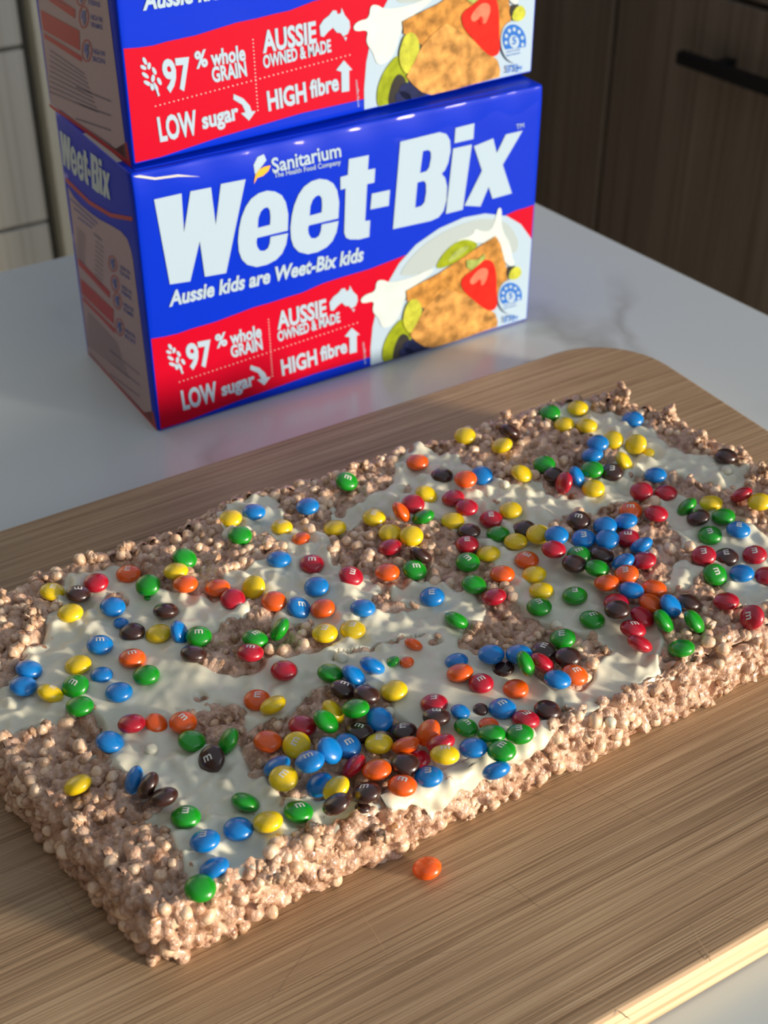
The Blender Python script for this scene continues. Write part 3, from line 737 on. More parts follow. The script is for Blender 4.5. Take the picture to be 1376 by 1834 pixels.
# bumps of cereal under the chocolate; the pools are nearly flat
flat = np.exp(-(((GX - 0.000) / 0.050) ** 2 + ((GY + 0.285) / 0.040) ** 2)) + 0.8 * np.exp(-(((GX + 0.095) / 0.04) ** 2 + ((GY + 0.215) / 0.03) ** 2)) + 0.9 * np.exp(-(((GX - 0.083) / 0.025) ** 2 + ((GY + 0.245) / 0.03) ** 2))
flat = np.clip(flat, 0, 1)
MKw = MKs + 0.03 + (0.85 * vnoise(GX, GY, 0.0085, 41) + 0.55 * vnoise(GX, GY, 0.0036, 42)) * (1 - .75 * flat)
fill = sstep((MKw - 0.12) / 0.55)
MKb = np.clip(MKw, 0, 1)
BODY = BODY - 0.0009 * fill
rel = np.clip(BODY - TOPZ, -0.0022, 0.0030)
soft = blur(rel, 1.7); soft2 = blur(rel, 4.5)
COAT = TOPZ + (soft * 1.45 * (1 - flat) + soft2 * 0.35 * flat) + 0.0013 + 0.0012 * vnoise(GX, GY, 0.010, 21) * (1 - .7 * flat) - 0.0052 * (1 - fill)
COAT = blur(COAT, 0.8)
CRK = [(597, 1178), (606, 1164), (640, 1161), (666, 1157), (672, 1150), (690, 1146), (712, 1142), (722, 1136), (760, 1131)]
PXc = project(np.stack([GX, GY, np.full_like(GX, ZT + 0.001)], -1)); dcr = np.full_like(GX, 1e9)
for (ax_, ay_), (bx_, by_) in zip(CRK[:-1], CRK[1:]):
    t_ = np.clip(((PXc[..., 0] - ax_) * (bx_ - ax_) + (PXc[..., 1] - ay_) * (by_ - ay_)) / ((bx_ - ax_) ** 2 + (by_ - ay_) ** 2), 0, 1)
    dcr = np.minimum(dcr, np.hypot(PXc[..., 0] - ax_ - t_ * (bx_ - ax_), PXc[..., 1] - ay_ - t_ * (by_ - ay_)))
COAT = COAT - 0.0035 * (dcr < 2.4)
for (qx, qy, hh_) in ((428, 868, .0022), (742, 790, .0030), (600, 1150, .0018), (480, 1110, .0012)):
    P_ = unproj(qx, qy, ZT); COAT += hh_ * np.exp(-((GX - P_[0]) ** 2 + (GY - P_[1]) ** 2) / (2 * .005 ** 2))
solid = sstep((MKw - 0.60) / 0.3)
BODY = np.where((solid > 0) & (dcr > 5), np.minimum(BODY, COAT - 0.0004 + 0.004 * (1 - solid)), BODY)
KEEP = (MKb > 0.12) & (SD > 0.0022)
SURF = np.where((MKb > 0.3) & (COAT > BODY), COAT, BODY)

# side wall: runs round the outline, up the side and over the shoulder
def resample(P, step):
    Q = np.vstack([P, P[:1]]); d_ = np.r_[0, np.cumsum(np.hypot(*np.diff(Q, axis=0).T))]
    n_ = int(d_[-1] / step); s_ = np.arange(n_) * d_[-1] / n_
    return np.stack([np.interp(s_, d_, Q[:, 0]), np.interp(s_, d_, Q[:, 1])], -1), s_
WP, WS = resample(OUT, 0.0006)
tg = np.roll(WP, -4, 0) - np.roll(WP, 4, 0); tg /= np.linalg.norm(tg, axis=1)[:, None]
WN = np.stack([tg[:, 1], -tg[:, 0]], -1)
if ((WP[0] + WN[0] * .003 - WP.mean(0)) ** 2).sum() < ((WP[0] - WP.mean(0)) ** 2).sum(): WN = -WN
hside = ZT - ZB - RS
qs = np.arange(0, hside + RS * math.pi / 2 + 0.0006, 0.0006)
QS, QQ = np.meshgrid(WS, qs, indexing='ij')
def wall_pt(q):
    if q < hside: return 0.0, ZB + q, 1.0, 0.0
    t_ = min((q - hside) / RS, math.pi / 2 + .1)
    return RS * (1 - math.cos(t_)), ZB + hside + RS * math.sin(t_), math.cos(t_), math.sin(t_)
prof_ = np.array([wall_pt(q) for q in qs])
wb = []
for s_ in np.arange(0, WS[-1], 0.0050):
    for q in np.arange(0.0015, qs[-1], 0.0048):
        s2 = s_ + random.uniform(-.0016, .0016); q2 = q + random.uniform(-.0016, .0016)
        if vnoise(s2, q2, 0.011, 51) < random.uniform(-0.25, 0.10): continue
        wb.append((s2, q2, random.uniform(0.0020, 0.0033), random.uniform(0.0008, 0.0032)))
WF = np.full_like(QS, -0.004); stamp(WF, WS, qs, wb)
wr = 0.0030 * vnoise(QS, QQ, 0.011, 52) + 0.0036 * vnoise(QS, QQ, 0.0045, 53) + 0.0024 * vnoise(QS, QQ, 0.0022, 54) + 0.0012 * vnoise(QS, QQ, 0.0012, 55)
wr -= 0.0055 * sstep((np.abs(vnoise(QS, QQ, 0.008, 56)) - 0.33) / 0.1)
WD = smax(wr, WF, 0.0006) - 0.0008
indrip = (WP[:, 0] > -0.05) & (WP[:, 0] < 0.012) & (WP[:, 1] < -0.30)
WD -= 0.0025 * sstep(1 - QQ / 0.004) * (0.6 + vnoise(QS, QQ * 0, 0.007, 57))
def wall_verts(WD):
    nxy = WN[:, None, :] * prof_[None, :, 2:3]
    v_ = np.concatenate([WP[:, None, :] - WN[:, None, :] * prof_[None, :, 0:1] + nxy * WD[..., None], (prof_[None, :, 1] + prof_[None, :, 3] * WD)[..., None]], -1)
    v_[..., 2] = np.maximum(v_[..., 2], ZB); return v_
WV = wall_verts(WD)
# chocolate that ran over the front edge
env = np.clip(1 - np.abs(WP[:, 0] + 0.020) / 0.036, 0, 1) * (WP[:, 1] < -0.30)
qlow = qs[-1] - (0.004 + 0.017 * env ** 0.7 * (0.75 + 0.9 * vnoise(WS, WS * 0, 0.006, 71) + 0.5 * vnoise(WS, WS * 0, 0.0025, 72)))
dk = sstep((QQ - qlow[:, None]) / 0.0016) * (env > 0.02)[:, None]
DD = blur(np.maximum(WD, -0.001), 1.8) + 0.0009 - 0.0030 * (1 - dk)
DV = wall_verts(DD); DKEEP = (dk > 0.02)

def grid_mesh(name, Zg, keep, step=1):
    Xs = GX[::step, ::step]; Ys = GY[::step, ::step]; Zs = Zg[::step, ::step]; K = keep[::step, ::step]
    n, m = Xs.shape
    idx = np.arange(n * m).reshape(n, m)
    q = np.stack([idx[:-1, :-1], idx[1:, :-1], idx[1:, 1:], idx[:-1, 1:]], -1).reshape(-1, 4)
    kq = (K[:-1, :-1] | K[1:, :-1] | K[1:, 1:] | K[:-1, 1:]).ravel()
    q = q[kq]; used = np.unique(q); re = -np.ones(n * m, int); re[used] = np.arange(len(used))
    V = np.stack([Xs.ravel(), Ys.ravel(), Zs.ravel()], -1)[used]
    return mesh_np(name, V, re[q])

def crisp_mat(name, ca, cb, cc, rough_, sc, bump, sss=0.12, coat=0.6):
    m, nt, b = new_mat(name); N, L = nt.nodes, nt.links
    geo = N.new('ShaderNodeNewGeometry')
    n1 = N.new('ShaderNodeTexNoise'); n1.inputs['Scale'].default_value = sc; n1.inputs['Detail'].default_value = 5; n1.inputs['Roughness'].default_value = 0.6
    L.new(geo.outputs['Position'], n1.inputs['Vector'])
    r = N.new('ShaderNodeValToRGB'); e = r.color_ramp.elements
    e[0].position = 0.32; e[0].color = (*ca, 1); e[1].position = 0.70; e[1].color = (*cc, 1)
    k = e.new(0.5); k.color = (*cb, 1)
    L.new(n1.outputs['Fac'], r.inputs['Fac']); L.new(r.outputs['Color'], b.inputs['Base Color'])
    b.inputs['Roughness'].default_value = rough_
    b.inputs['Coat Weight'].default_value = coat; b.inputs['Coat Roughness'].default_value = 0.18
    b.inputs['Subsurface Weight'].default_value = sss; b.inputs['Subsurface Radius'].default_value = (0.003, 0.0015, 0.001); b.inputs['Subsurface Scale'].default_value = 1.0
    n2 = N.new('ShaderNodeTexNoise'); n2.inputs['Scale'].default_value = 900; n2.inputs['Detail'].default_value = 4
    L.new(geo.outputs['Position'], n2.inputs['Vector'])
    bp = N.new('ShaderNodeBump'); bp.inputs['Strength'].default_value = bump; bp.inputs['Distance'].default_value = 0.0008
    L.new(n2.outputs['Fac'], bp.inputs['Height']); L.new(bp.outputs['Normal'], b.inputs['Normal'])
    MATS[name] = m
    return m
mat_body = crisp_mat('marshmallow_mush', (0.22, 0.095, 0.042), (0.55, 0.345, 0.24), (0.78, 0.56, 0.43), 0.34, 190, 0.9)
mat_puff = crisp_mat('crispy_puff', (0.58, 0.35, 0.21), (0.78, 0.56, 0.39), (0.87, 0.69, 0.53), 0.38, 160, 0.25)
mat_flake = crisp_mat('wheat_flake', (0.34, 0.18, 0.075), (0.58, 0.38, 0.26), (0.72, 0.52, 0.40), 0.5, 220, 0.6)
mat_choc = plain('white_chocolate', (0.72, 0.705, 0.58), rough=0.38, spec=0.5, coat=0.15, sss=0.25, noise=0.03, nscale=60, bump=0.10, bscale=350, coat_rough=0.25)

slab = empty('cereal_slice', (0, 0, 0))
tag(slab, 'thick crispy puff cereal slice drizzled with white chocolate on the wooden board', 'cereal slice')
ns_, nq_ = QS.shape
idx = np.arange(ns_ * nq_).reshape(ns_, nq_); i2 = np.roll(idx, -1, 0)
WFc = np.stack([idx[:, :-1], i2[:, :-1], i2[:, 1:], idx[:, 1:]], -1).reshape(-1, 4)
if np.cross(WV[1, 0] - WV[0, 0], WV[0, 5] - WV[0, 0])[:2] @ WN[0] < 0: WFc = WFc[:, ::-1]
link('slab_side', mesh_np('slab_side', WV.reshape(-1, 3), WFc), mat_body, slab)
kq_ = (DKEEP & np.roll(DKEEP, -1, 0))[:, :-1].ravel()
fq = WFc[kq_]; us_ = np.unique(fq); re_ = -np.ones(ns_ * nq_, int); re_[us_] = np.arange(len(us_))
link('chocolate_run', mesh_np('chocolate_run', DV.reshape(-1, 3)[us_], re_[fq]), mat_choc, slab)
link('slab_base', mesh_from('slab_base', [(x, y, ZB) for x, y in WP[::6] - WN[::6] * 0.003], [list(range(len(WP[::6])))]), mat_body, slab)
link('slab_top', grid_mesh('slab_top', BODY, SD > 0.0040), mat_body, slab)
link('white_chocolate', grid_mesh('white_chocolate', COAT, KEEP), mat_choc, slab)

# ---- puffs and flakes
def sphere_vf(nu, nv):
    V = [(0, 0, 1.0)]
    for j in range(1, nv):
        a = math.pi * j / nv
        for i in range(nu):
            b = 2 * math.pi * (i + 0.5 * (j % 2)) / nu
            V.append((math.sin(a) * math.cos(b), math.sin(a) * math.sin(b), math.cos(a)))
    V.append((0, 0, -1.0))
    F = []
    for i in range(nu): F.append((0, 1 + i, 1 + (i + 1) % nu))
    for j in range(nv - 2):
        for i in range(nu):
            a = 1 + j * nu + i; b = 1 + j * nu + (i + 1) % nu; c = a + nu; d = b + nu
            F += [(a, c, d), (a, d, b)]
    n = len(V) - 1
    for i in range(nu): F.append((n, n - nu + (i + 1) % nu, n - nu + i))
    return np.array(V), np.array(F)
SV, SF = sphere_vf(9, 6)
def rnd_rot(n):
    q = rng.normal(size=(n, 4)); q /= np.linalg.norm(q, axis=1)[:, None]
    w, x, y, z = q.T
    return np.stack([np.stack([1 - 2 * (y * y + z * z), 2 * (x * y - z * w), 2 * (x * z + y * w)], -1),
                     np.stack([2 * (x * y + z * w), 1 - 2 * (x * x + z * z), 2 * (y * z - x * w)], -1),
                     np.stack([2 * (x * z - y * w), 2 * (y * z + x * w), 1 - 2 * (x * x + y * y)], -1)], 1)

def wall_at(s_, q, off):
    i = int(s_ / WS[1]) % len(WS); j = min(int(q / 0.0006), len(qs) - 1)
    c_ = WV[i, j]; n_ = np.array([*(WN[i] * prof_[j, 2]), prof_[j, 3]])
    return c_ + n_ * off
pts_p = []; pts_f = []
for s_ in np.arange(0, WS[-1], 0.0072):
    for q in np.arange(0.003, qs[-1], 0.0058):
        s2 = s_ + random.uniform(-.003, .003); q2 = q + random.uniform(-.002, .002)
        i = int(s2 / WS[1]) % len(WS)
        if env[i] > 0.02 and q2 > qlow[i] - 0.001: continue
        if vnoise(s2, q2, 0.012, 61) > random.uniform(-.2, .3): r = random.uniform(0.0018, 0.0030); P = wall_at(s2, q2, -0.25 * r)
        else: continue
        pts_p.append((*P, r))
    for k in range(4):
        r = random.uniform(0.0009, 0.0024); q2 = random.uniform(0.001, qs[-1])
        i = int(s_ / WS[1]) % len(WS)
        if env[i] > 0.02 and q2 > qlow[i] - 0.001: continue
        pts_f.append((*wall_at(s_ + random.uniform(-.003, .003), q2, -0.2 * r), r))
for x in np.arange(-0.162, 0.202, 0.0058):
    for y in np.arange(-0.322, -0.126, 0.0058):
        xx = x + random.uniform(-.0026, .0026); yy = y + random.uniform(-.0026, .0026)
        sd = float(sample(SD, xx, yy)); mk = float(sample(MKb, xx, yy)); zb_ = float(sample(BODY, xx, yy))
        if sd < 0.0045 or float(sample(COAT, xx, yy)) > zb_ and mk > 0.3: continue
        c = float(clump_at(xx, yy))
        if c + (0.2 if sd < 0.02 else 0) > random.uniform(-.1, .35):
            r = random.uniform(0.0017, 0.0028); pts_p.append((xx, yy, zb_ + r * random.uniform(-.3, .3), r))
        if random.random() < 0.75:
            r = random.uniform(0.0009, 0.0026); pts_f.append((xx + .002, yy + .001, zb_ + random.uniform(-.0006, .0006), r))
pts_p = np.array(pts_p); pts_p[:, 2] = np.maximum(pts_p[:, 2], ZB + pts_p[:, 3] * 1.08)
pts_f = [tuple(p) for p in pts_f]
# tall ragged clumps along the back edge (pixel of the clump foot, height mm, count)
for (cx, cy, hh, nclump, sp) in ((1108, 725, 13, 40, 7), (1195, 752, 9, 26, 5), (1075, 728, 7, 16, 5), (1255, 800, 7, 24, 6), (1320, 828, 7, 24, 6), (1365, 860, 7, 22, 6), (905, 770, 5, 22, 7), (980, 722, 4, 14, 6), (640, 838, 4, 20, 7), (230, 990, 5, 24, 6), (165, 1003, 4, 14, 4),
                                 (140, 1475, 5, 24, 4), (560, 1490, 4, 24, 8), (680, 1475, 4, 16, 6), (500, 1550, 3, 16, 7), (375, 955, 3, 10, 6), (60, 1110, 4, 20, 8)):
    P0 = unproj(cx, cy, ZT)
    for k in range(nclump):
        t = (k + 1) / nclump
        rr = sp / 1000 * (1 - 0.7 * t)
        x = P0[0] + random.gauss(0, .5) * rr; y = P0[1] + random.gauss(0, .5) * rr
        z = float(sample(BODY, x, y)) + hh / 1000 * t * random.uniform(.75, 1) - 0.001
        pts_f.append((x, y, max(z, ZB + 0.001), random.uniform(0.0010, 0.0022)))
pts_f = np.array(pts_f)

# ------------------------------------------------------------------ candies
A_, K_ = 0.0050, 0.56
CC = A_ * K_
def candy_mesh(name, mat):
    sv, sf = sphere_vf(28, 16)
    V = sv.copy()
    rr_ = np.hypot(sv[:, 0], sv[:, 1]); V[:, 2] = np.sign(sv[:, 2]) * (1 - rr_ ** 2.15).clip(0) ** 0.5 * K_
    me = mesh_np(name, V * A_, sf); me.materials.append(mat)
    return me
def candy_mat(name, col):
    m = plain('candy_' + name, col, rough=0.30, spec=0.5, coat=0.55, coat_rough=0.12, noise=0.06, nscale=500, bump=0.03, bscale=700)
    return m
COLS = dict(r=('red', (0.42, 0.004, 0.022)), o=('orange', (0.80, 0.105, 0.004)), y=('yellow', (0.80, 0.58, 0.004)), g=('green', (0.004, 0.28, 0.010)), b=('blue', (0.0, 0.19, 0.60)), n=('brown', (0.040, 0.014, 0.011)))
CM = {k: candy_mesh('candy_shell', candy_mat(v[0], v[1])) for k, v in COLS.items()}
mat_m = plain('candy_letter', (0.72, 0.72, 0.70), rough=0.5)
me, V = text_mesh('m', 0.02)
V = V[:, :2]; V -= (V.max(0) + V.min(0)) / 2; V *= 0.0031 / (V[:, 0].max() - V[:, 0].min())
V3 = np.zeros((len(V), 3), np.float32); V3[:, :2] = V; me.vertices.foreach_set('co', V3.ravel()); me.update()
bm = bmesh.new(); bm.from_mesh(me)
bmesh.ops.triangulate(bm, faces=bm.faces)
for _ in range(2): bmesh.ops.subdivide_edges(bm, edges=[e for e in bm.edges if e.calc_length() > 0.0003], cuts=1, use_grid_fill=True)
bmesh.ops.triangulate(bm, faces=bm.faces)
for v in bm.verts:
    r = math.hypot(v.co.x, v.co.y) / A_
    v.co.z = CC * math.sqrt(max(0, 1 - r ** 2.15)) + 0.00005
LM = bpy.data.meshes.new('letter_print'); bm.to_mesh(LM); bm.free(); LM.materials.append(mat_m)

# x, y (photo pixels), colour, apparent roundness, long-axis angle, letter turn (or None), size
CD = """
94,1060,y,.66,-5,90|140,1064,n,.62,0,180|172,1044,r,.8,10|230,1028,o,.68,8,90|265,1048,g,.85,20|265,1070,g,.7,0,,.34|126,1098,y,.7,12|202,1087,b,.78,0|297,1094,n,.45,3|217,1116,b,.6,0,,.6
237,1132,n,.65,8|284,1135,y,.65,15|322,1134,b,.65,-70|179,1155,b,.75,0,0|237,1179,o,.68,5,10|140,1191,y,.68,15|52,1199,b,.62,-8|42,1229,b,.72,0|90,1242,y,.62,-20,60|135,1229,g,.85,25,-20
143,1265,g,.72,8|182,1209,b,.65,8,,.84|262,1209,g,.72,10|213,1240,b,.72,8|236,1296,r,.58,8|280,1296,o,.85,-30,,.84|328,1294,o,.85,0,-30|197,1329,b,.78,-12|240,1397,b,.55,75|139,1406,y,.62,28
265,1407,n,.56,60|293,1428,n,.62,20|333,1463,g,.76,3,-90|367,1506,b,.68,15,-90|384,1555,b,.65,25|359,1591,g,1,0|427,1485,b,.8,0|440,1437,g,.6,-20|413,929,y,.75,10|455,917,b,.62,0
430,959,g,.85,0|505,944,y,.62,0,20,.92|551,907,b,.7,8|621,862,g,.82,-20,-20|600,946,y,.56,8|670,927,y,.75,0,60|539,965,o,.55,15,,.8|500,1002,b,.62,3|559,1010,r,.8,0,0|629,1032,r,.8,-20,-100
567,1051,b,.82,10|390,1053,o,.62,8|454,1052,y,.9,60|417,1073,r,.95,0|331,1000,g,.82,-20|315,1023,y,.56,8|332,1046,o,.65,5|491,1077,o,.85,0|536,1089,b,.8,-35,-10|578,1090,o,.75,15
650,1089,b,.62,0|501,1127,g,.56,58|356,1140,g,.88,0,0|347,1171,n,.56,-5|457,1144,g,.6,-8,20|449,1169,r,.6,0,-5|582,1134,y,.75,0,-120|632,1128,y,.72,0,-120|509,1201,r,.75,0|592,1206,g,.6,-10
634,1210,b,.62,-40|461,1254,o,.8,0,90|489,1263,y,.6,25|344,1327,g,.75,-8|409,1327,g,.6,62|379,1360,n,.9,70,30|480,1328,o,.78,-5|542,1300,r,.72,-5|531,1334,y,.92,20,60|584,1292,g,.68,-40
597,1275,y,.6,-50|496,1372,b,.6,30|508,1394,y,1,0,40|555,1364,b,.72,15,20|591,1344,b,.78,-55|622,1336,b,.85,-20,20|572,1406,b,.75,35|602,1412,y,.7,40|634,1372,r,.56,45|615,1235,n,.6,-15,-20
535,1454,g,.72,-8,5|480,1472,y,.62,12|603,1440,n,.65,30|657,1420,n,.7,20,10|675,1379,o,.68,8|726,1369,n,.82,0|721,1407,o,.7,-3,-10|650,1447,n,.7,0,,.55|694,1430,n,.7,0,,.55|741,1154,o,.56,-25,,.74
667,1192,b,.56,-25|703,1185,g,.7,30,,.54|729,1186,o,.75,5,,.54|706,1237,y,.75,8|657,1244,n,.58,-12|637,1269,g,.56,8|680,1289,b,.88,-30|644,1311,n,.65,0,-10|723,1311,n,.65,8,90|679,1332,y,.68,3,90
727,1335,o,.56,18|767,1312,o,.75,55|790,1331,r,.6,20|778,1260,r,.62,3,-90|782,1284,n,.56,0,180|825,1275,b,.75,-20,,.7|861,1271,n,.95,0,,.55|835,1303,g,.7,-15,-40,.88|818,1184,b,.56,10,,.88|824,1205,o,.56,10
862,1224,r,.82,0,20,.92|880,1172,b,.72,0|930,1172,b,.7,0|942,1189,g,.56,-65|975,1166,n,.7,0,40|972,1187,r,.56,-35|1017,1177,n,.78,0|1008,1144,g,.75,10,80|901,1198,n,.7,15,,.88|924,1234,o,.78,0,,.94
999,1217,b,.58,-12|1030,1209,o,.75,-20,10|900,1269,b,.75,0,20|875,1299,o,.7,0,,.75|942,1289,r,.56,-8,-170|981,1272,n,.68,-12|881,1315,g,.56,0|931,1315,g,.68,5,-90|848,1340,b,.65,0|899,1345,g,.72,0,30
750,1359,r,.8,0,,.84|797,1352,y,.56,-3,0|889,1380,b,.56,18|768,1391,b,.7,5,-90|833,781,y,.85,0|899,798,y,.68,20|748,828,o,.7,3|792,852,n,.62,0|834,858,o,.78,0|863,852,b,.95,0
764,885,y,.7,-25|740,903,r,.95,0|719,917,o,.56,-50|758,926,g,.6,20|812,892,r,.6,10|836,909,r,.72,0|811,933,y,.7,0|880,930,r,.75,0,90|915,914,y,.7,0|892,956,g,.56,5
840,952,n,.56,0|837,975,r,.68,0,90|875,992,y,.56,5|838,1007,g,.88,0,-40|924,970,y,.6,0|940,948,n,.8,0|964,957,y,.9,0|997,959,b,.85,0|699,955,y,.75,0|737,960,y,1,0
699,980,r,.56,12|754,994,n,.56,-30|935,848,y,.7,-25|975,832,g,.82,0|694,1025,o,.65,0|743,1021,g,.8,-20,0|774,1069,b,.8,5,90|849,1047,g,.72,-12|885,1069,r,.56,12|900,1029,o,.7,0
818,1111,g,.58,-25|944,1003,o,.68,0,160|957,1029,y,.62,5|970,1058,y,.56,0|966,1087,g,.7,0,-50|1037,932,n,.85,0,-10|1130,915,o,.75,0,0|1176,920,r,.65,-12|1121,933,b,.56,8|1084,942,b,.85,0
1046,965,b,.88,0,-90|1088,966,b,.9,0|1125,964,r,.75,0,180|1149,977,b,.56,28|992,984,r,.7,-8|1037,994,g,.7,0,20|1029,1010,n,.72,-8|1079,994,n,.56,-15|1070,1018,g,.6,-12|1116,1007,b,.62,30
1154,1004,r,.65,8|1122,1029,o,.8,10,-90|1087,1044,o,.56,3|1131,1057,b,.56,-10|1172,1054,o,.58,-8|1030,1067,g,.65,0,-90|1104,1080,r,.72,0|1106,1092,n,.72,0|1166,1081,o,.7,-30|1202,1085,b,.7,-55
1189,1112,g,.6,-55|1151,1105,r,.7,-35|1061,1110,g,.65,-10,10|1134,1127,r,.56,-15,0|1146,1153,r,.56,-25|1221,1161,g,.56,5|1244,1113,g,.6,-55|1234,1079,n,.56,-15|1301,1077,r,.65,0|1347,1106,r,.9,60,-90
1281,1029,g,.88,-30,-70|1329,1027,b,.68,0|1374,1031,r,.7,0|1261,995,r,.9,0,-90|1301,998,n,.78,0,90|1352,994,r,.88,0,-90|1272,959,g,.85,0,-80|1323,949,b,.68,-8,70|1296,925,g,.65,0|1251,927,n,.65,15
1230,908,g,.56,42|1274,901,y,.56,0|1328,886,r,.56,25|1361,899,y,.75,0|1301,817,n,.6,-10|1193,883,r,.65,0|1149,880,r,.9,0|1174,851,b,.62,0|1118,827,y,.6,-55|1139,796,y,.92,30
1098,788,y,.9,0|1071,794,b,.75,0|1061,815,b,.56,12|1061,841,g,.78,0|1097,846,n,.85,0,-100|1063,875,y,.8,0|985,740,g,.78,0|1035,731,y,.65,0|1011,761,y,.65,0|1051,763,y,.56,0
1134,751,b,.7,0|914,772,n,.56,-30|992,851,n,.8,0,,.9|1010,865,r,.72,75|1034,854,b,.58,-65|1162,811,y,.8,0,,.55"""
candies = []
for rec in CD.replace('\n', '|').strip('|').split('|'):
    f = rec.split(',')
    candies.append(dict(x=float(f[0]), y=float(f[1]), c=f[2], r=float(f[3]), a=float(f[4]), m=(float(f[5]) if len(f) > 5 and f[5] else None), s=float(f[6]) if len(f) > 6 else 1.0, board=False))
candies.append(dict(x=765, y=1555, c='o', r=0.85, a=15, m=None, s=1.0, board=True))

def orient(c):
    """surface normal of the candy from its outline in the photograph"""
    r = c['r']; ang = math.radians(c['a'])
    if abs(c['a']) <= 15: r = 0.45 * r + 0.55 * 0.76
    if c['board']: r = 0.78
    cg2 = (r * r - K_ * K_) / (1 - K_ * K_); cg = math.sqrt(min(1, max(0.02, cg2))); sg = math.sqrt(1 - cg * cg)
    v = -ray(c['x'], c['y'])
    rt, up = ROT[0], ROT[1]
    rt = rt - v * (v @ rt); rt /= np.linalg.norm(rt); up = np.cross(v, rt)
    perp = -math.sin(ang) * rt + math.cos(ang) * up
    n = cg * v + sg * perp
    if n[2] < 0.12: n = n + np.array([0, 0, 0.25])
    return n / np.linalg.norm(n)

for c in candies:
    n = orient(c); c['n'] = n; s = c['s']
    hz = s * math.sqrt(A_ * A_ * (1 - n[2] ** 2) + CC * CC * n[2] ** 2)
    if c['board']:
        c['p'] = unproj(c['x'], c['y'], BT + hz); continue
    P = unproj(c['x'], c['y'], ZT + 0.002)
    for _ in range(12):
        mk = float(sample(MKb, P[0], P[1])); c['coat'] = mk > 0.45
        xs = P[0] + np.array([0, .003, -.003, 0, 0]); ys = P[1] + np.array([0, 0, 0, .003, -.003])
        sf = float(np.mean(sample(SURF, xs, ys)))
        sink = 0.50 if c['coat'] else 0.95
        if s < 0.9: sink = 0.30
        P = 0.5 * P + 0.5 * unproj(c['x'], c['y'], max(sf, ZT - 0.004) + hz * sink)
    c['p'] = P
# candies that lean on one another: the nearer one climbs towards the viewer
def supp(c, d): 
    k = c['n'] @ d; return c['s'] * math.sqrt(A_ * A_ * (1 - k * k) + CC * CC * k * k)
for it in range(14):
    mv = 0
    for i in range(len(candies)):
        for j in range(i + 1, len(candies)):
            a, b = candies[i], candies[j]
            dl = b['p'] - a['p']; L_ = np.linalg.norm(dl)
            if L_ > 2 * A_ or L_ < 1e-6: continue
            pen = 1e9
            for ax in (dl / L_, a['n'], b['n']):
                pen = min(pen, supp(a, ax) + supp(b, ax) - abs(dl @ ax))
            if pen <= 0.00025: continue
            near = b if b['y'] > a['y'] else a; far = a if near is b else b
            if near['s'] < 0.9 and far['s'] >= .9: near, far = far, near
            near['p'] = near['p'] - ray(near['x'], near['y']) * pen * 0.55
            far['p'] = far['p'] + ray(far['x'], far['y']) * pen * 0.12 * (0 if far['board'] else 1)
            mv += 1
    if not mv: break

# nothing of the cereal sits on top of a candy
CP = np.array([c['p'] for c in candies if not c['board']])
def clear(P):
    d_ = np.hypot(P[:, None, 0] - CP[None, :, 0], P[:, None, 1] - CP[None, :, 1])
    bad = (d_ < A_ + P[:, None, 3] * 0.7) & (P[:, None, 2] + P[:, None, 3] > CP[None, :, 2] - 0.0012)
    return P[~bad.any(1)]
pts_p = clear(pts_p); pts_f = clear(pts_f)
# the puffs that show largest become parts of their own
pp = project(pts_p[:, :3]); dist = np.linalg.norm(pts_p[:, :3] - CAM, axis=1)
mkp = sample(MKb, pts_p[:, 0], pts_p[:, 1])
vis = (pp[:, 0] > 5) & (pp[:, 0] < 1371) & (pp[:, 1] < 1829)
front_side = (pts_p[:, 1] < -0.300) | (pts_p[:, 0] < -0.140) | (pts_p[:, 2] > ZT - 0.002)
score = np.where(vis & front_side, pts_p[:, 3] / dist, 0)
order = np.argsort(-score)
big = order[:300]; rest = order[300:]
VAR = []
for k in range(6):
    sv, sf = sphere_vf(12, 8)
    ph = rng.uniform(0, 6.28, 3)
    rad = 1 + 0.07 * np.sin(3 * sv[:, 0] + ph[0]) + 0.06 * np.sin(4 * sv[:, 1] + ph[1]) + 0.05 * np.sin(5 * sv[:, 2] + ph[2])
    me = mesh_np('crispy_puff', sv * rad[:, None] * np.array([1, 1, 0.88]), sf); me.materials.append(mat_puff); VAR.append(me)
for k, i in enumerate(big):
    o = link('crispy_puff', VAR[k % 6], None, slab)
    o.location = pts_p[i, :3]; o.scale = (pts_p[i, 3],) * 3
    o.rotation_euler = (random.uniform(0, 6.28), random.uniform(0, 6.28), random.uniform(0, 6.28))
def scatter(P, flatn, jag):
    n = len(P); R_ = rnd_rot(n)
    base = np.repeat(SV[None], n, 0)
    if jag > 0:
        base = base * (1 + rng.uniform(-jag, jag, (n, len(SV), 1)))
    base = base * np.stack([rng.uniform(.85, 1.15, n), rng.uniform(.85, 1.15, n), rng.uniform(flatn, 1.0, n)], -1)[:, None]
    V = np.einsum('nij,nkj->nki', R_, base) * P[:, None, 3:4] + P[:, None, :3]
    V[..., 2] = np.maximum(V[..., 2], BT + 0.0001)
    F = SF[None] + (np.arange(n) * len(SV))[:, None, None]
    return V.reshape(-1, 3), F.reshape(-1, 3)
V, F = scatter(pts_p[rest], 0.8, 0.05)
tag(link('small_puffs', mesh_np('small_puffs', V, F), mat_puff, slab), kind='stuff')
V, F = scatter(pts_f, 0.35, 0.32)
tag(link('cereal_flakes', mesh_np('cereal_flakes', V, F), mat_flake, slab), kind='stuff')

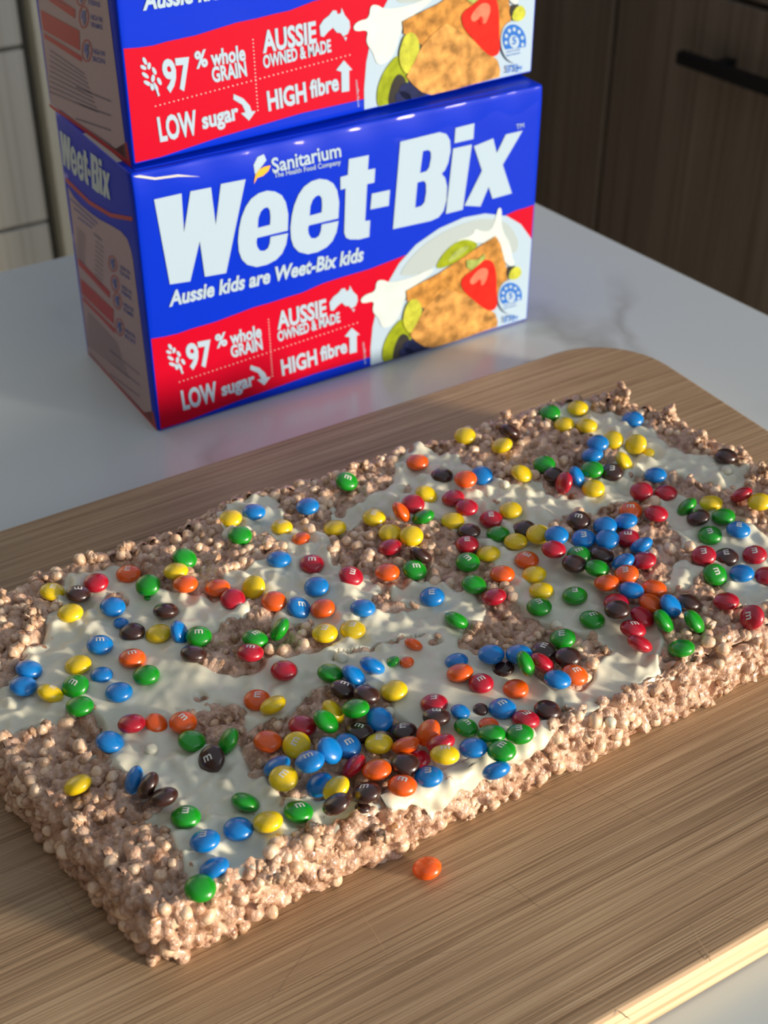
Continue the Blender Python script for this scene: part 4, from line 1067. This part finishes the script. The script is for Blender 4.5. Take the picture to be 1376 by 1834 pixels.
for (qx, qy, rr_) in ((270, 1334, .0024), (612, 1172, .0026), (1098, 1268, .0021), (998, 1112, .0026), (697, 1268, .0022), (1303, 838, .0030), (905, 866, .0022)):
    P_ = unproj(qx, qy, ZT + 0.002); o = link('chocolate_drop', VAR[int(qx) % 6].copy(), None, slab)
    o.data.materials.clear(); o.data.materials.append(mat_choc)
    o.location = (P_[0], P_[1], float(sample(SURF, P_[0], P_[1])) + rr_ * 0.2); o.scale = (rr_,) * 3
# ---- labels: the fewest neighbours that single each candy out
NAME = {k: v[0] for k, v in COLS.items()}
DIRS = ['to the right', 'at upper right', 'above', 'at upper left', 'to the left', 'at lower left', 'below', 'at lower right']
for c in candies:
    c['nb'] = []
for i, a in enumerate(candies):
    for j, b in enumerate(candies):
        if i == j: continue
        dx, dy = b['x'] - a['x'], a['y'] - b['y']; d = math.hypot(dx, dy)
        if d > 120: continue
        k = int(round(math.degrees(math.atan2(dy, dx)) / 45)) % 8
        a['nb'].append((d, NAME[b['c']], DIRS[k]))
    a['nb'].sort()
def zone(c):
    P = c['p']; u = (P[0] + 0.155) / 0.35; v = (P[1] + 0.317) / 0.18
    h = 'left' if u < 0.34 else ('right' if u > 0.67 else 'middle'); w = 'front' if v < 0.36 else ('back' if v > 0.68 else 'centre')
    if h == 'middle' and w == 'centre': return 'in the slice middle'
    if w == 'centre': return 'on the slice\'s %s side' % h
    if h == 'middle': return 'near the slice\'s %s edge' % w
    return 'near the slice\'s %s %s' % (w, h)
def adj(c):
    if c['s'] < 0.8: return 'small half-sunk '
    if c['m'] is not None: return 'lettered '
    return ''
import itertools
used = {}
for c in candies:
    if c['board']:
        c['label'] = 'lone orange candy lying on the bare wooden board in front of the slice'; continue
    me_ = NAME[c['c']]; z = zone(c); best = None
    if not c['nb'] or c['nb'][0][0] > 78:
        if not any(o_ is not c and o_['c'] == c['c'] and (not o_['nb'] or o_['nb'][0][0] > 78) and zone(o_) == z for o_ in candies):
            best = ((0, 0), 'lone %s candy away from the others, %s' % (me_, z))
    for nn_, rad_, top_ in ((2, 82, 6), (1, 82, 6), (3, 82, 6), (2, 121, 10), (3, 121, 10)):
        if best: break
        for combo in itertools.combinations([q for q in c['nb'] if q[0] < rad_][:top_], nn_):
            if len(set((x[1], x[2]) for x in combo)) < nn_: continue
            for usez in (False, True):
                ok = True
                for o_ in candies:
                    if o_ is c or o_['c'] != c['c'] or o_['board']: continue
                    if adj(c) and adj(o_) != adj(c): continue
                    if usez and zone(o_) != z: continue
                    fe = set((x[1], x[2]) for x in o_['nb'])
                    if all((x[1], x[2]) in fe for x in combo): ok = False; break
                if ok:
                    t_ = '%s%s candy with %s' % (adj(c), me_, ' and '.join([', '.join('%s %s' % (x[1], x[2]) for x in combo[:-1])] * (nn_ > 1) + ['%s %s' % (combo[-1][1], combo[-1][2])]))
                    if usez: t_ += ', ' + z
                    if len(t_.split()) <= 16 and t_ not in used:
                        sc_ = (usez, sum(x[0] for x in combo))
                        if best is None or sc_ < best[0]: best = (sc_, t_)
        if best: break
    rank = sorted([q['x'] for q in candies if q['c'] == c['c']]).index(c['x']) + 1
    sfx = 'th' if 10 <= rank % 100 <= 20 else {1: 'st', 2: 'nd', 3: 'rd'}.get(rank % 10, 'th')
    t_ = best[1] if best else '%s candy, %d%s of all %s ones counted from the left, %s' % (me_, rank, sfx, me_, z)
    used[t_] = 1; c['label'] = t_
    if not best: print('LABEL not unique:', t_)

for c in candies:
    o = link('candy', CM[c['c']], None, None)
    n = c['n']; v = -ray(c['x'], c['y'])
    m_ang = math.radians(c['m'] if c['m'] is not None else random.uniform(0, 360))
    rt, up = ROT[0], ROT[1]
    # letter's up direction, laid into the candy's tangent plane
    ud = math.cos(m_ang) * up + math.sin(-m_ang) * rt
    ud = ud - n * (n @ ud); ud /= np.linalg.norm(ud); xd = np.cross(ud, n)
    Mx = Matrix.Identity(4)
    for k in range(3):
        Mx[k][0] = xd[k] * c['s']; Mx[k][1] = ud[k] * c['s']; Mx[k][2] = n[k] * c['s']; Mx[k][3] = c['p'][k]
    o.matrix_world = Mx
    tag(o, c['label'], 'candy', 'candy shells scattered over the slice')
    if c['m'] is not None:
        tag(link('letter_print', LM, None, o), 'white printed letter m')
print('candies', len(candies), 'puffs', len(pts_p), 'flakes', len(pts_f))
